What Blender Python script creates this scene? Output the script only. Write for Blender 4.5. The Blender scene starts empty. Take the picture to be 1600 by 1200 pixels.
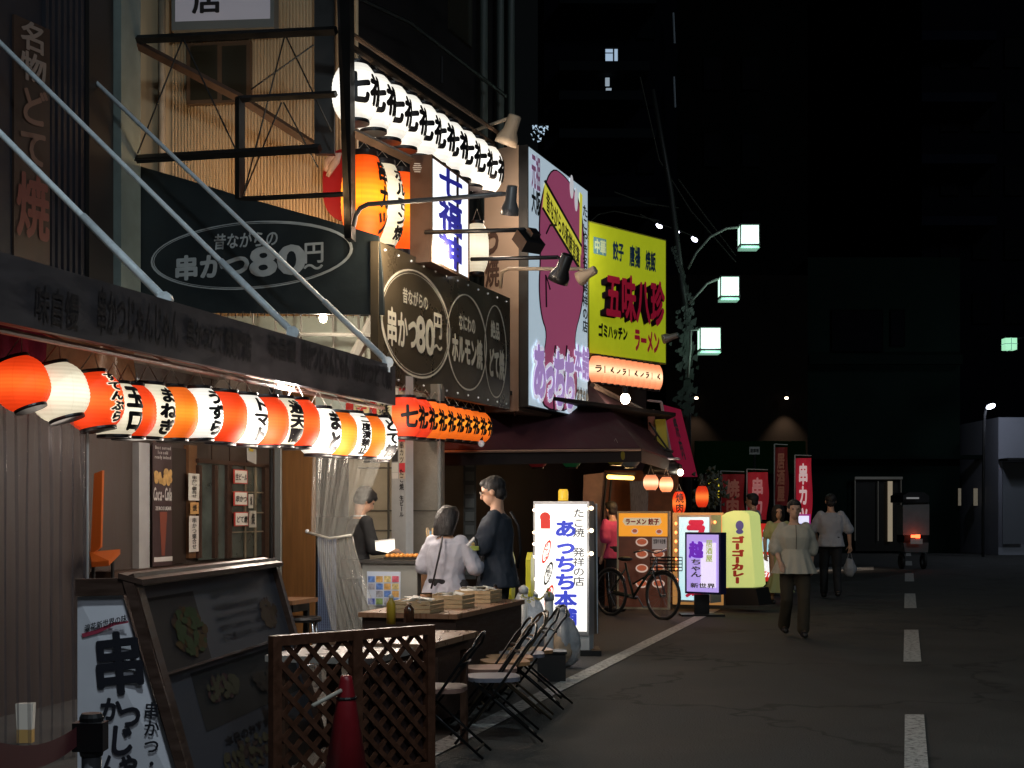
import bpy, bmesh, math, random
from mathutils import Vector, Matrix, noise
R_ = random.Random(7)
F = 2222.2; CH = 1.45
SC = bpy.context.scene
COL = SC.collection
V = Vector
# ---------------------------------------------------------------- layout helpers
def P(x, y, D):
    return V(((x-800)/F*D, D, CH+(800-y)/F*D))
def G(x, y):
    D = F*CH/(y-800)
    return V(((x-800)/F*D, D, 0))
AD = V((.2807, .9598, 0)); ND = V((-.9598, .2807, 0)); UP = V((0, 0, 1))
class Face:
    """a vertical rectangle standing in the street: left edge, right edge, top, bottom"""
    def __init__(s, xl, Dl, xr, Dr, yt, yb):
        a = P(xl, yt, Dl); b = P(xr, yt, Dr); b.z = a.z
        s.O = a; s.U = (b-a); s.W = s.U.length; s.U.normalize()
        s.H = a.z-P(xl, yb, Dl).z; s.Vd = V((0, 0, -1))
        s.N = s.U.cross(UP).normalized()
        if s.N.dot(V((0, 0, CH))-a) < 0: s.N = -s.N
    def at(s, u, v, n=0): return s.O+s.U*u+s.Vd*v+s.N*n
    def px(s, x, y):
        d = V(((x-800)/F, 1, (800-y)/F)); o = V((0, 0, CH))
        t = (s.O-o).dot(s.N)/d.dot(s.N); p = o+d*t-s.O
        return p.dot(s.U), p.dot(s.Vd)
    def rect(s, x0, y0, x1, y1):
        xm, ym = (x0+x1)/2, (y0+y1)/2
        return s.px(x0, ym)[0], s.px(xm, y0)[1], s.px(x1, ym)[0], s.px(xm, y1)[1]
class Tilt(Face):
    def __init__(s, O, U, Vd, W, H):
        s.O = V(O); s.U = V(U).normalized(); s.Vd = V(Vd).normalized(); s.W = W; s.H = H
        s.N = s.U.cross(s.Vd).normalized()
        if s.N.dot(V((0, 0, CH))-s.O) < 0: s.N = -s.N
# ---------------------------------------------------------------- materials
_M = {}
def mat(name, col, rough=.6, metal=0., em=0., emcol=None, var=0., vs=6., bump=0., bs=40., alpha=1., trans=0., stretch=None, sheen=0.):
    if name in _M: return _M[name]
    m = bpy.data.materials.new(name); m.use_nodes = True; nt = m.node_tree; b = nt.nodes['Principled BSDF']
    c = tuple(col)+(1,)
    b.inputs['Base Color'].default_value = c; b.inputs['Roughness'].default_value = rough; b.inputs['Metallic'].default_value = metal
    if 'night_wall' in name or 'balcony' in name: b.inputs['Specular IOR Level'].default_value = .05
    if alpha < 1: b.inputs['Alpha'].default_value = alpha
    if trans: b.inputs['Transmission Weight'].default_value = trans
    tc = nt.nodes.new('ShaderNodeTexCoord'); mp = nt.nodes.new('ShaderNodeMapping'); nt.links.new(tc.outputs['Object'], mp.inputs[0])
    if stretch: mp.inputs['Scale'].default_value = stretch
    if var:
        n = nt.nodes.new('ShaderNodeTexNoise'); n.inputs['Scale'].default_value = vs; n.inputs['Detail'].default_value = 6; n.inputs['Roughness'].default_value = .62
        nt.links.new(mp.outputs[0], n.inputs[0])
        r = nt.nodes.new('ShaderNodeMapRange'); r.inputs[1].default_value = .3; r.inputs[2].default_value = .7
        r.inputs[3].default_value = 1-var; r.inputs[4].default_value = 1+var
        nt.links.new(n.outputs[0], r.inputs[0])
        h = nt.nodes.new('ShaderNodeHueSaturation'); h.inputs['Color'].default_value = c
        nt.links.new(r.outputs[0], h.inputs['Value']); nt.links.new(h.outputs[0], b.inputs['Base Color'])
        r2 = nt.nodes.new('ShaderNodeMapRange'); r2.inputs[1].default_value = .3; r2.inputs[2].default_value = .7
        r2.inputs[3].default_value = max(.05, rough-.12); r2.inputs[4].default_value = min(1, rough+.15)
        nt.links.new(n.outputs[0], r2.inputs[0]); nt.links.new(r2.outputs[0], b.inputs['Roughness'])
    if bump:
        n2 = nt.nodes.new('ShaderNodeTexNoise'); n2.inputs['Scale'].default_value = bs; n2.inputs['Detail'].default_value = 4
        nt.links.new(mp.outputs[0], n2.inputs[0])
        bp = nt.nodes.new('ShaderNodeBump'); bp.inputs['Strength'].default_value = bump; bp.inputs['Distance'].default_value = .02
        nt.links.new(n2.outputs[0], bp.inputs['Height']); nt.links.new(bp.outputs[0], b.inputs['Normal'])
    if em:
        b.inputs['Emission Color'].default_value = tuple(emcol or col)+(1,); b.inputs['Emission Strength'].default_value = em
    _M[name] = m; return m
def paper(name, col, hot, s, hz=.2):
    """lamp paper: glows most round its bulb at mid height, ribbed, seamed"""
    if name in _M: return _M[name]
    m = bpy.data.materials.new(name); m.use_nodes = True; nt = m.node_tree; L = nt.links; b = nt.nodes['Principled BSDF']
    b.inputs['Base Color'].default_value = tuple(min(.6, c*.7) for c in col)+(1,); b.inputs['Roughness'].default_value = .7
    tc = nt.nodes.new('ShaderNodeTexCoord'); sx = nt.nodes.new('ShaderNodeSeparateXYZ'); L.new(tc.outputs['Generated'], sx.inputs[0])
    def mth(op, a, b_=None, c_=None):
        n = nt.nodes.new('ShaderNodeMath'); n.operation = op
        for i, q in enumerate((a, b_, c_)):
            if q is None: continue
            if isinstance(q, (int, float)): n.inputs[i].default_value = q
            else: L.new(q, n.inputs[i])
        return n.outputs[0]
    z = mth('SUBTRACT', sx.outputs[2], .5)
    g = mth('POWER', 2.718, mth('MULTIPLY', mth('MULTIPLY', z, z), -9.))
    nz = nt.nodes.new('ShaderNodeTexNoise'); nz.inputs['Scale'].default_value = 5; L.new(tc.outputs['Object'], nz.inputs[0])
    rib = mth('MULTIPLY_ADD', mth('SINE', mth('MULTIPLY', sx.outputs[2], 6.2832*15)), .07, .93)
    ang = mth('ARCTAN2', mth('SUBTRACT', sx.outputs[1], .5), mth('SUBTRACT', sx.outputs[0], .5))
    seam = mth('ABSOLUTE', mth('SINE', mth('MULTIPLY', ang, 4.)))
    seam = mth('MINIMUM', mth('MULTIPLY_ADD', seam, 6., .72), 1.)
    st = mth('MULTIPLY', mth('MULTIPLY_ADD', g, .65, .5), mth('MULTIPLY', rib, seam))
    st = mth('MULTIPLY', st, mth('MULTIPLY_ADD', nz.outputs[0], .5, .75))
    mx = nt.nodes.new('ShaderNodeMix'); mx.data_type = 'RGBA'
    L.new(mth('MULTIPLY', mth('POWER', g, 3.), .8), mx.inputs[0]); mx.inputs[6].default_value = tuple(col)+(1,); mx.inputs[7].default_value = tuple(hot)+(1,)
    L.new(mx.outputs[2], b.inputs['Emission Color']); L.new(mth('MULTIPLY', st, s), b.inputs['Emission Strength'])
    _M[name] = m; return m
INK = mat('black_ink', (.012, .01, .012), .5)
BLK = mat('black_steel', (.012, .012, .013), .45, .3, var=.3)
WHITE = mat('white_paint', (.7, .7, .7), .5, var=.08)
# ---------------------------------------------------------------- mesh builder (world coordinates)
class MB:
    def __init__(s): s.v = []; s.f = []
    def add(s, vs, fs):
        k = len(s.v); s.v += [V(a) for a in vs]; s.f += [tuple(i+k for i in f) for f in fs]; return s
    def box(s, c, d, R=None):
        c = V(c); h = [q/2 for q in d]; vs = []
        for x in (-1, 1):
            for y in (-1, 1):
                for z in (-1, 1):
                    p = V((x*h[0], y*h[1], z*h[2]))
                    if R: p = R @ p
                    vs.append(c+p)
        return s.add(vs, [(0, 1, 3, 2), (4, 6, 7, 5), (0, 4, 5, 1), (2, 3, 7, 6), (0, 2, 6, 4), (1, 5, 7, 3)])
    def prism(s, pts, vec):
        n = len(pts); vec = V(vec); a = [V(p) for p in pts]; b = [p+vec for p in a]
        return s.add(a+b, [tuple(range(n)), tuple(range(2*n-1, n-1, -1))]+[(i, (i+1) % n, (i+1) % n+n, i+n) for i in range(n)])
    def quad(s, *p): return s.add(p, [tuple(range(len(p)))])
    def tube(s, pts, r, n=8, closed=False, cap=True):
        pts = [V(p) for p in pts]; m = len(pts); rr = r if isinstance(r, (list, tuple)) else [r]*m
        vs = []; prev = None
        for i, p in enumerate(pts):
            if closed: t = pts[(i+1) % m]-pts[i-1]
            else: t = pts[min(i+1, m-1)]-pts[max(i-1, 0)]
            if t.length < 1e-9: t = V((0, 0, 1))
            t.normalize()
            if prev is None:
                u = t.cross(UP) if abs(t.z) < .95 else t.cross(V((1, 0, 0)))
            else: u = prev-t*prev.dot(t)
            u.normalize(); prev = u; w = t.cross(u)
            for j in range(n):
                a = 2*math.pi*j/n; vs.append(p+u*(math.cos(a)*rr[i])+w*(math.sin(a)*rr[i]))
        fs = []
        for i in range(m if closed else m-1):
            for j in range(n):
                a = i*n+j; b = i*n+(j+1) % n; c = ((i+1) % m)*n+(j+1) % n; d = ((i+1) % m)*n+j; fs.append((a, b, c, d))
        if cap and not closed: fs += [tuple(range(n-1, -1, -1)), tuple(range((m-1)*n, m*n))]
        return s.add(vs, fs)
    def lathe(s, c, prof, n=20, R=None, cap=True):
        c = V(c); vs = []
        for r, z in prof:
            for j in range(n):
                a = 2*math.pi*j/n; p = V((math.cos(a)*r, math.sin(a)*r, z)); vs.append(c+(R @ p if R else p))
        fs = [(i*n+j, i*n+(j+1) % n, (i+1)*n+(j+1) % n, (i+1)*n+j) for i in range(len(prof)-1) for j in range(n)]
        if cap: fs += [tuple(range(n-1, -1, -1)), tuple(range((len(prof)-1)*n, len(prof)*n))]
        return s.add(vs, fs)
    def ell(s, c, r, R=None, nu=14, nv=9):
        prof = [(max(.02, math.sin(math.pi*i/nv)), -math.cos(math.pi*i/nv)) for i in range(nv+1)]
        c = V(c); k = len(s.v); s.lathe((0, 0, 0), prof, nu)
        for i in range(k, len(s.v)):
            p = s.v[i]; p = V((p.x*r[0], p.y*r[1], p.z*r[2])); s.v[i] = c+(R @ p if R else p)
        return s
    def poly(s, face, pxs, th=.0, n=0.):
        p = [face.at(*face.px(x, y), n) for x, y in pxs]
        return s.prism(p, -face.N*th) if th else s.quad(*p)
    def frect(s, face, u0, v0, u1, v1, n=0., th=0.):
        p = [face.at(u0, v0, n), face.at(u1, v0, n), face.at(u1, v1, n), face.at(u0, v1, n)]
        return s.prism(p, -face.N*th) if th else s.quad(*p)
    def rpx(s, face, x0, y0, x1, y1, n=0., th=0.): return s.frect(face, *face.rect(x0, y0, x1, y1), n, th)
    def ring(s, face, x0, y0, x1, y1, w, n=.004, seg=48, inner=None):
        u0, v0, u1, v1 = face.rect(x0, y0, x1, y1); cu, cv, a, b = (u0+u1)/2, (v0+v1)/2, (u1-u0)/2, (v1-v0)/2
        vs = []
        for i in range(seg):
            t = 2*math.pi*i/seg; ww = w*(1+.35*math.sin(2.3*t+1)+.2*math.sin(5*t))
            for k in (0, 1):
                q = -ww*k
                vs.append(face.at(cu+(a+q)*math.cos(t), cv+(b+q)*math.sin(t), n))
        return s.add(vs, [(2*i, 2*i+1, (2*i+3) % (2*seg), (2*i+2) % (2*seg)) for i in range(seg)])
    def disc(s, face, cu, cv, a, b, n=.004, seg=28):
        return s.quad(*[face.at(cu+a*math.cos(2*math.pi*i/seg), cv+b*math.sin(2*math.pi*i/seg), n) for i in range(seg)])
_g = {}
def glyph(ch, off=0., fine=False):
    k = (ch, off, fine)
    if k in _g: return _g[k]
    c = bpy.data.curves.new('t', 'FONT'); c.body = ch; c.offset = off; c.resolution_u = 3
    o = bpy.data.objects.new('t', c); COL.objects.link(o); bpy.context.view_layer.update()
    me = bpy.data.meshes.new_from_object(o.evaluated_get(bpy.context.evaluated_depsgraph_get()))
    if fine:
        bm = bmesh.new(); bm.from_mesh(me)
        for _ in range(3):
            e = [e for e in bm.edges if e.calc_length() > .16]
            if not e: break
            bmesh.ops.subdivide_edges(bm, edges=e, cuts=1); bmesh.ops.triangulate(bm, faces=bm.faces)
        bm.to_mesh(me); bm.free()
    vs = [(v.co.x, v.co.y) for v in me.vertices]; fs = [tuple(p.vertices) for p in me.polygons]
    bpy.data.objects.remove(o); bpy.data.curves.remove(c); bpy.data.meshes.remove(me)
    _g[k] = (vs, fs); return _g[k]
def adv(ch): return 1. if ord(ch) > 255 else (.3 if ch in ' .,il' else (.5 if ch.isdigit() else .66))
def layout(s, mode):
    """cells (char, x0, y0) in em units, total w,h"""
    out = []
    if mode == 'h':
        rows = s.split('\n'); W = max(sum(adv(c) for c in r) for r in rows)
        for j, r in enumerate(rows):
            w = sum(adv(c) for c in r); x = (W-w)/2
            for c in r:
                if c.strip(): out.append((c, x, j))
                x += adv(c)
        return out, W, len(rows)
    cols = s.split('\n'); n = max(len(c) for c in cols)
    for j, c in enumerate(cols):
        for i, ch in enumerate(c):
            if ch.strip(): out.append((ch, len(cols)-1-j+(1-adv(ch))/2, i))
    return out, len(cols), n
def put(mb, s, mode, fn, w, h, off=.0, shear=0., fine=False):
    """fn(a,b) maps text plane metres (a right, b down) to world"""
    cells, W, H = layout(s, mode); sx, sy = w/W, h/H
    o_ = 0; r_ = off; sh = [(0, 0)]
    if r_ > .004:
        for rr in ((r_,) if r_ < .05 else (r_, r_*.5)): sh += [(rr*math.cos(a), rr*math.sin(a)) for a in [i*math.pi/4+.2 for i in range(8)]]
    for ch, x, y in cells:
        vs, fs = glyph(ch, o_, fine)
        if ch in 'ー〜' and mode == 'v': vs = [(.88-gy-.02, gx-.12) for gx, gy in vs]; fs = [tuple(reversed(f)) for f in fs]
        c0 = fn((x+.5)*sx, (y+.5)*sy); n_ = (fn((x+.6)*sx, (y+.5)*sy)-c0).cross(fn((x+.5)*sx, (y+.6)*sy)-c0).normalized()
        if n_.dot(V((0, 0, CH))-c0) < 0: n_ = -n_
        for q, (dx_, dy_) in enumerate(sh):
            mb.add([fn((x+gx+dx_+shear*(gy-.4))*sx, (y+.88-gy-dy_)*sy)+n_*(.00025*q) for gx, gy in vs], fs)
    return mb
def ftext(mb, face, s, x0, y0, x1, y1, mode='h', off=.01, n=.004, shear=0.):
    u0, v0, u1, v1 = face.rect(x0, y0, x1, y1)
    return put(mb, s, mode, lambda a, b: face.at(u0+a, v0+b, n), u1-u0, v1-v0, off, shear)
# ---------------------------------------------------------------- scene graph
WM = {}
def tagit(o, label=None, cat=None, group=None, kind=None):
    for k, v in (('label', label), ('category', cat), ('group', group), ('kind', kind)):
        if v: o[k] = v
    return o
def thing(name, label, cat, loc=(0, 0, 0), rz=0., group=None):
    o = bpy.data.objects.new(name, None); o.empty_display_size = .1; COL.objects.link(o)
    o.location = loc; o.rotation_euler = (0, 0, rz); WM[o.name] = Matrix.Translation(V(loc)) @ Matrix.Rotation(rz, 4, 'Z')
    return tagit(o, label, cat, group)
def mk(name, mb, m, M, smooth):
    me = bpy.data.meshes.new(name); inv = M.inverted()
    me.from_pydata([inv @ v for v in mb.v], [], mb.f); me.materials.append(m)
    if smooth: me.polygons.foreach_set('use_smooth', [True]*len(me.polygons))
    me.validate(); me.update()
    if not getattr(mb, 'flat', False):
        bm = bmesh.new(); bm.from_mesh(me); bmesh.ops.recalc_face_normals(bm, faces=bm.faces); bm.to_mesh(me); bm.free()
    return me
def part(name, mb, m, parent, smooth=False, label=None, local=False):
    M = Matrix.Identity(4) if local else WM[parent.name]
    o = bpy.data.objects.new(name, mk(name, mb, m, M, smooth)); COL.objects.link(o); o.parent = parent; WM[o.name] = WM[parent.name]
    if label: o['label'] = label
    return o
def solo(name, mb, m, label, cat, group=None, smooth=False, kind=None):
    xs = [v.x for v in mb.v]; ys = [v.y for v in mb.v]; z = min(v.z for v in mb.v)
    M = Matrix.Translation(((min(xs)+max(xs))/2, (min(ys)+max(ys))/2, z))
    o = bpy.data.objects.new(name, mk(name, mb, m, M, smooth)); COL.objects.link(o); o.matrix_world = M; WM[o.name] = M
    return tagit(o, label, cat, group, kind)
def struct(name, mb, m, smooth=False):
    o = solo(name, mb, m, None, None, None, smooth, 'structure'); return o
def copy_tree(o, parent=None):
    c = o.copy(); COL.objects.link(c); c.parent = parent
    for ch in list(o.children): copy_tree(ch, c)
    return c
def lamp(name, loc, power, col, r=.05, typ='POINT', rot=None, size=None):
    l = bpy.data.lights.new(name, typ); l.energy = power; l.color = col
    if typ == 'POINT' or typ == 'SPOT': l.shadow_soft_size = r
    if size: l.shape = 'RECTANGLE'; l.size, l.size_y = size
    o = bpy.data.objects.new(name, l); COL.objects.link(o); o.location = loc
    if rot: o.rotation_euler = rot
    return o
def aim(o, target):
    o.rotation_euler = (V(target)-o.location).to_track_quat('-Z', 'Y').to_euler()
ORD = 'first second third fourth fifth sixth seventh eighth ninth tenth eleventh twelfth thirteenth fourteenth fifteenth sixteenth seventeenth eighteenth'.split()
# ================================================================= SETTING
asph = mat('asphalt', (.042, .042, .04), .8, var=.35, vs=1.1, bump=.8, bs=70)
nt = asph.node_tree; b = nt.nodes['Principled BSDF']; hs_ = b.inputs['Base Color'].links[0].from_node
vo = nt.nodes.new('ShaderNodeTexVoronoi'); vo.feature = 'DISTANCE_TO_EDGE'; vo.inputs['Scale'].default_value = .28
nz = nt.nodes.new('ShaderNodeTexNoise'); nz.inputs['Scale'].default_value = 2.2; tcx = nt.nodes.new('ShaderNodeTexCoord')
vm = nt.nodes.new('ShaderNodeVectorMath'); vm.operation = 'MULTIPLY_ADD'; vm.inputs[1].default_value = (.9, .9, .9)
nt.links.new(tcx.outputs['Object'], nz.inputs[0]); nt.links.new(nz.outputs['Color'], vm.inputs[0]); nt.links.new(tcx.outputs['Object'], vm.inputs[2]); nt.links.new(vm.outputs[0], vo.inputs['Vector'])
rc = nt.nodes.new('ShaderNodeMapRange'); rc.inputs[1].default_value = .004; rc.inputs[2].default_value = .012; rc.inputs[3].default_value = .35; nt.links.new(vo.outputs['Distance'], rc.inputs[0])
mc_ = nt.nodes.new('ShaderNodeMix'); mc_.data_type = 'RGBA'; mc_.blend_type = 'MULTIPLY'; mc_.inputs[0].default_value = 1
nt.links.new(hs_.outputs[0], mc_.inputs[6]); nt.links.new(rc.outputs[0], mc_.inputs[7]); nt.links.new(mc_.outputs[2], b.inputs['Base Color'])
struct('road', MB().quad((-250, -20, 0), (250, -20, 0), (250, 400, 0), (-250, 400, 0)), asph)
apron = mat('apron_concrete', (.075, .07, .065), .8, var=.35, vs=2.5, bump=.4, bs=60)
e0, e1 = G(640, 1192), G(1112, 955)
ed = (e1-e0).normalized(); en = V((ed.y, -ed.x, 0))
pA = e0-ed*6; pB = e1+ed*.4
struct('pavement', MB().quad(*[p+V((0, 0, .004)) for p in (pA-en*.08, pB-en*.08, pB-en*9, pA-en*9)]), apron)
def worn(name, col, lo, hi):
    m = mat(name, col, .7); nt = m.node_tree; b = nt.nodes['Principled BSDF']
    n = nt.nodes.new('ShaderNodeTexNoise'); n.inputs['Scale'].default_value = 22; n.inputs['Detail'].default_value = 8; n.inputs['Roughness'].default_value = .75
    tc = nt.nodes.new('ShaderNodeTexCoord'); nt.links.new(tc.outputs['Object'], n.inputs[0])
    r = nt.nodes.new('ShaderNodeValToRGB'); r.color_ramp.elements[0].position = lo; r.color_ramp.elements[1].position = hi
    r.color_ramp.elements[0].color = (.06, .06, .058, 1); r.color_ramp.elements[1].color = tuple(col)+(1,)
    nt.links.new(n.outputs[0], r.inputs[0]); nt.links.new(r.outputs[0], b.inputs['Base Color']); return m
line_m = worn('worn_road_paint', (.5, .5, .48), .38, .52)
def sheet(pts, z=.008): return MB().quad(*[V((p.x, p.y, z)) for p in pts])
m = MB()
m.quad(*[V((p.x, p.y, .008)) for p in (pA-en*.08, pA+en*.08, pB+en*.08, pB-en*.08)])
struct('road_edge_line', m, line_m)
for k, (xa, xb, y0, y1) in enumerate(((1409, 1447, 1118, 1290), (1411, 1436, 985, 1035), (1412, 1430, 928, 951), (1413, 1427, 896, 909), (1414, 1424, 877, 884), (1414, 1422, 864, 869))):
    ym = (y0+y1)/2; w = (xb-xa)/F*(F*CH/(ym-800))/2
    c0 = V(((1417+(y0-800)*.037-800)/F*F*CH/(y0-800), F*CH/(y0-800), 0)); c1 = V(((1417+(y1-800)*.037-800)/F*F*CH/(y1-800), F*CH/(y1-800), 0))
    s = V((w, 0, 0)); struct('centre_line_dash', sheet((c0-s, c0+s, c1+s, c1-s)), line_m)
struct('stop_line', sheet((G(1265, 888), G(1365, 885), G(1365, 891), G(1265, 894))), line_m)

# camera + world + light
cam = bpy.data.cameras.new('camera'); co = bpy.data.objects.new('camera', cam); COL.objects.link(co)
co.location = (0, 0, CH); co.rotation_euler = (math.radians(90), 0, 0)
cam.sensor_width = 36; cam.lens = F/1600*36; cam.shift_y = 200/1600; cam.clip_end = 1000; SC.camera = co
w = bpy.data.worlds.new('World'); SC.world = w; w.use_nodes = True
w.node_tree.nodes['Background'].inputs[0].default_value = (.0018, .0022, .0024, 1); w.node_tree.nodes['Background'].inputs[1].default_value = 1.
SC.view_settings.view_transform = 'Standard'; SC.view_settings.look = 'None'; SC.view_settings.exposure = 0; SC.view_settings.gamma = 1
SC.cycles.use_denoising = True
SC.cycles.max_bounces = 6; SC.cycles.transparent_max_bounces = 16; SC.cycles.sample_clamp_indirect = 3
sun = bpy.data.lights.new('sun', 'SUN'); sun.energy = .25; sun.angle = math.radians(12); sun.color = (.78, .9, 1.)
so = bpy.data.objects.new('sun', sun); COL.objects.link(so); so.rotation_euler = V((-.55, .75, -.62)).to_track_quat('-Z', 'Y').to_euler()

lamp('added_unseen_light', (-.2, 3.6, 6.6), 520, (.8, .95, 1.), .25)  # unseen lamp added above the frame to light near rods and side sign
# ================================================================= BUILDINGS, LEFT
dark_wall = mat('dark_corrugated_wall', (.018, .018, .026), .6, var=.25, vs=3)
wood_dark = mat('dark_stained_wood', (.045, .022, .014), .5, var=.4, vs=5, stretch=(1, 1, 8), bump=.2)
wood_brown = mat('brown_wood', (.16, .075, .032), .5, var=.35, vs=4, stretch=(6, 6, 1), bump=.15)
concrete = mat('grey_concrete', (.28, .265, .235), .8, var=.18, vs=3, bump=.25, bs=30)
steel = mat('galvanised_steel', (.75, .82, .88), .42, .0, var=.15, vs=20)

# near building (dark wall with corrugated cladding, script board)
b1 = thing('building', 'dark corrugated building above the long eaves with the brush script board', 'building', P(100, 800, 13.5)-V((0, 0, CH)))
f0 = Face(-260, 10.2, 205, 14.4, -900, 420)
m = MB().frect(f0, 0, 0, f0.W, f0.H, 0, .3); part('wall', m, dark_wall, b1)
m = MB(); u0, u1 = f0.px(66, 200)[0], f0.px(128, 200)[0]; k = 0
while u0 < u1:
    m.frect(f0, u0, 0, u0+.05, f0.H, .035, .034); u0 += .1
part('cladding', m, dark_wall, b1)
m = MB().rpx(f0, 172, -900, 203, 560, .12, .11); part('pilaster', m, mat('pale_green_render', (.17, .21, .2), .7, var=.15), b1)
m = MB().rpx(f0, 132, -900, 170, 560, .05, .04); part('panel', m, mat('dark_gap', (.018, .016, .016), .5), b1)  # dark strip standing in for the shaded gap beside the pilaster
# script board
sb = thing('script_board', 'tall wooden signboard with pale and red brush script on the dark wall', 'signboard', P(50, 420, 12.6))
fs = Face(22, 12.35, 78, 12.75, 22, 425)
part('board', MB().frect(fs, 0, 0, fs.W, fs.H, 0, .06), mat('board_wood', (.05, .028, .02), .5, var=.35, vs=3, stretch=(1, 1, .3)), sb)
part('lettering', ftext(MB(), fs, '名物', 30, 35, 72, 130, 'v', .025, .01), mat('pale_brush_ink', (.26, .2, .17), .5), sb)
part('lettering', ftext(MB(), fs, 'どて', 28, 135, 74, 262, 'v', .025, .01), mat('tan_brush_ink', (.2, .11, .08), .5), sb)
part('lettering', ftext(MB(), fs, '焼', 24, 270, 76, 375, 'v', .03, .01), mat('red_brush_ink', (.17, .05, .04), .5), sb)

# eaves fascia of the skewer shop
e = thing('eaves', 'long dark eaves fascia with faint black brush writing over the lantern row', 'eaves', P(300, 640, 10)*1)
ff = Face(-330, 5.85, 618, 12.93, 272, 405)
fas = mat('fascia_board', (.044, .038, .042), .45, var=.2, vs=4, stretch=(1, 1, 3))
zt = CH+390/F*7.55; zb = CH+285/F*7.55
ff.O.z = zt; ff.H = zt-zb
part('fascia', MB().frect(ff, 0, 0, ff.W, ff.H, 0, .05), fas, e)
m = MB()
for s_, a, b, c, d in (('味自慢', 52, 450, 122, 510), ('串かつじゃんじゃん', 150, 462, 278, 535), ('串かつどて焼専門店', 290, 508, 392, 556), ('味自慢', 418, 528, 462, 565), ('串かつじゃんじゃん', 470, 540, 545, 588), ('串かつどて焼', 552, 566, 612, 604)):
    ftext(m, ff, s_, a, b, c, d, 'h', .035, .006, .12)
part('lettering', m, INK, e)
back = [ff.at(0, 0), ff.at(ff.W, 0), ff.at(ff.W, 0)+ND*3.1, ff.at(0, 0)+ND*3.1]
part('roof', MB().prism([p-ff.N*.06+V((0, 0, -.02)) for p in back], (0, 0, -.06)), mat('soffit', (.3, .24, .19), .7, var=.2), e)
pipe = mat('pink_primer_pipe', (.42, .24, .19), .5, var=.3)
m = MB(); m.tube([ff.at(0, ff.H, -.12)+V((0, 0, -.02)), ff.at(ff.W, ff.H, -.12)+V((0, 0, -.02))], .018)
m.tube([ff.at(0, ff.H, -.3)+V((0, 0, .06)), ff.at(ff.W, ff.H, -.3)+V((0, 0, .06))], .012)
for i in range(14): m.tube([ff.at(1+i*.62, ff.H, -.12)+V((0, 0, -.02)), ff.at(1+i*.62, ff.H, -.3)+V((0, 0, .06))], .01)
part('rail', m, pipe, e)
# stay rods
for i, (x, y, D, wx, wy, wD, lab) in enumerate(((258, 468, 9.2, -300, -95, 10.1, 'pale steel stay rod, lowest and nearest of the three'), (458, 520, 11.1, -120, -52, 11.9, 'pale steel stay rod, middle one crossing the dark oval sign'), (606, 566, 12.75, 113, 93, 13.75, 'pale steel stay rod, farthest one with its top end showing'))):
    a, b = P(x, y, D), P(wx, wy, wD); d = (b-a).normalized()
    t = thing('stay_rod', lab, 'rod', a, group='stay rods holding the eaves')
    part('rod', MB().tube([a+d*.1, b], .021, 10), steel, t, True)
    part('sleeve', MB().tube([a+d*.06, a+d*.85], .028, 10), steel, t, True)
    part('bracket', MB().tube([a-V((0, .03, 0)), a+V((0, .03, 0))], .05, 10).tube([a, a+d*.12], .028, 8).box(a-V((0, 0, .05)), (.04, .05, .08)), steel, t)

# gap building: orange corrugated wall facing us
ow = thing('building', 'orange lit corrugated wall building behind the black steel frame', 'building', P(350, 800, 15.3)-V((0, 0, CH)))
fo = Face(196, 15.6, 560, 15.2, -200, 560)
om = mat('corrugated_siding', (.62, .47, .3), .55, .1, var=.08, vs=2, stretch=(1, 1, .2))
m = MB(); n = 58; us = fo.px(268, 200)[0]
m.frect(fo, 0, 0, us, fo.H, .0, .05)
step = (fo.W-us)/n; row = []
for i in range(n+1):
    for du, dn in ((0, 0), (.45, 0), (.55, .028), (.9, .028)):
        if i*step+du*step+us <= fo.W: row.append((us+(i+du)*step, dn))
vs = [fo.at(u, 0, q) for u, q in row]+[fo.at(u, fo.H, q) for u, q in row]; k = len(row)
m.add(vs, [(i, i+1, i+1+k, i+k) for i in range(k-1)]); part('siding', m, om, ow)
part('drainpipe', MB().tube([fo.at(fo.px(257, 0)[0], 0, .07), fo.at(fo.px(257, 0)[0], fo.H, .07)], .04), mat('cream_pipe', (.4, .33, .25), .5), ow, True)
m = MB().rpx(fo, 297, 70, 396, 165, .1, .1); wv = part('window', m, mat('brown_window_frame', (.1, .06, .035), .5), ow)
part('pane', MB().rpx(fo, 303, 76, 345, 160, .104).rpx(fo, 352, 76, 390, 160, .104), mat('dark_glass', (.03, .028, .02), .12), wv)
# flood added out of view behind the tarp to light the siding
fl = thing('floodlight', 'small floodlight behind the black tarp washing the corrugated wall', 'floodlight', P(330, 318, 14.75))
part('housing', MB().box(P(330, 318, 14.75)+V((0, 0, .05)), (.22, .12, .1)), BLK, fl)
lamp('added_flood_light', P(330, 300, 14.55), 14, (1, .62, .3), .08)
lamp('added_flood_light', P(450, 330, 14.5), 12, (1, .62, .3), .08)
# sign 店
ts = thing('shop_sign', 'white shop sign cut off at the top over the corrugated wall', 'sign', P(345, 60, 15))
ft = Face(268, 15.05, 428, 14.95, -140, 40)
part('face', MB().frect(ft, .04, .04, ft.W-.04, ft.H-.04, .002), mat('grey_white_acrylic', (.45, .44, .5), .4, em=.10, emcol=(.6, .58, .7)), ts)
part('frame', MB().frect(ft, 0, 0, ft.W, ft.H+.05, 0, .2), mat('grey_sign_frame', (.14, .15, .15), .5), ts)
part('lettering', ftext(MB(), ft, '商店', 300, -65, 348, 22, 'v', .03, .006), INK, ts)
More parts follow.
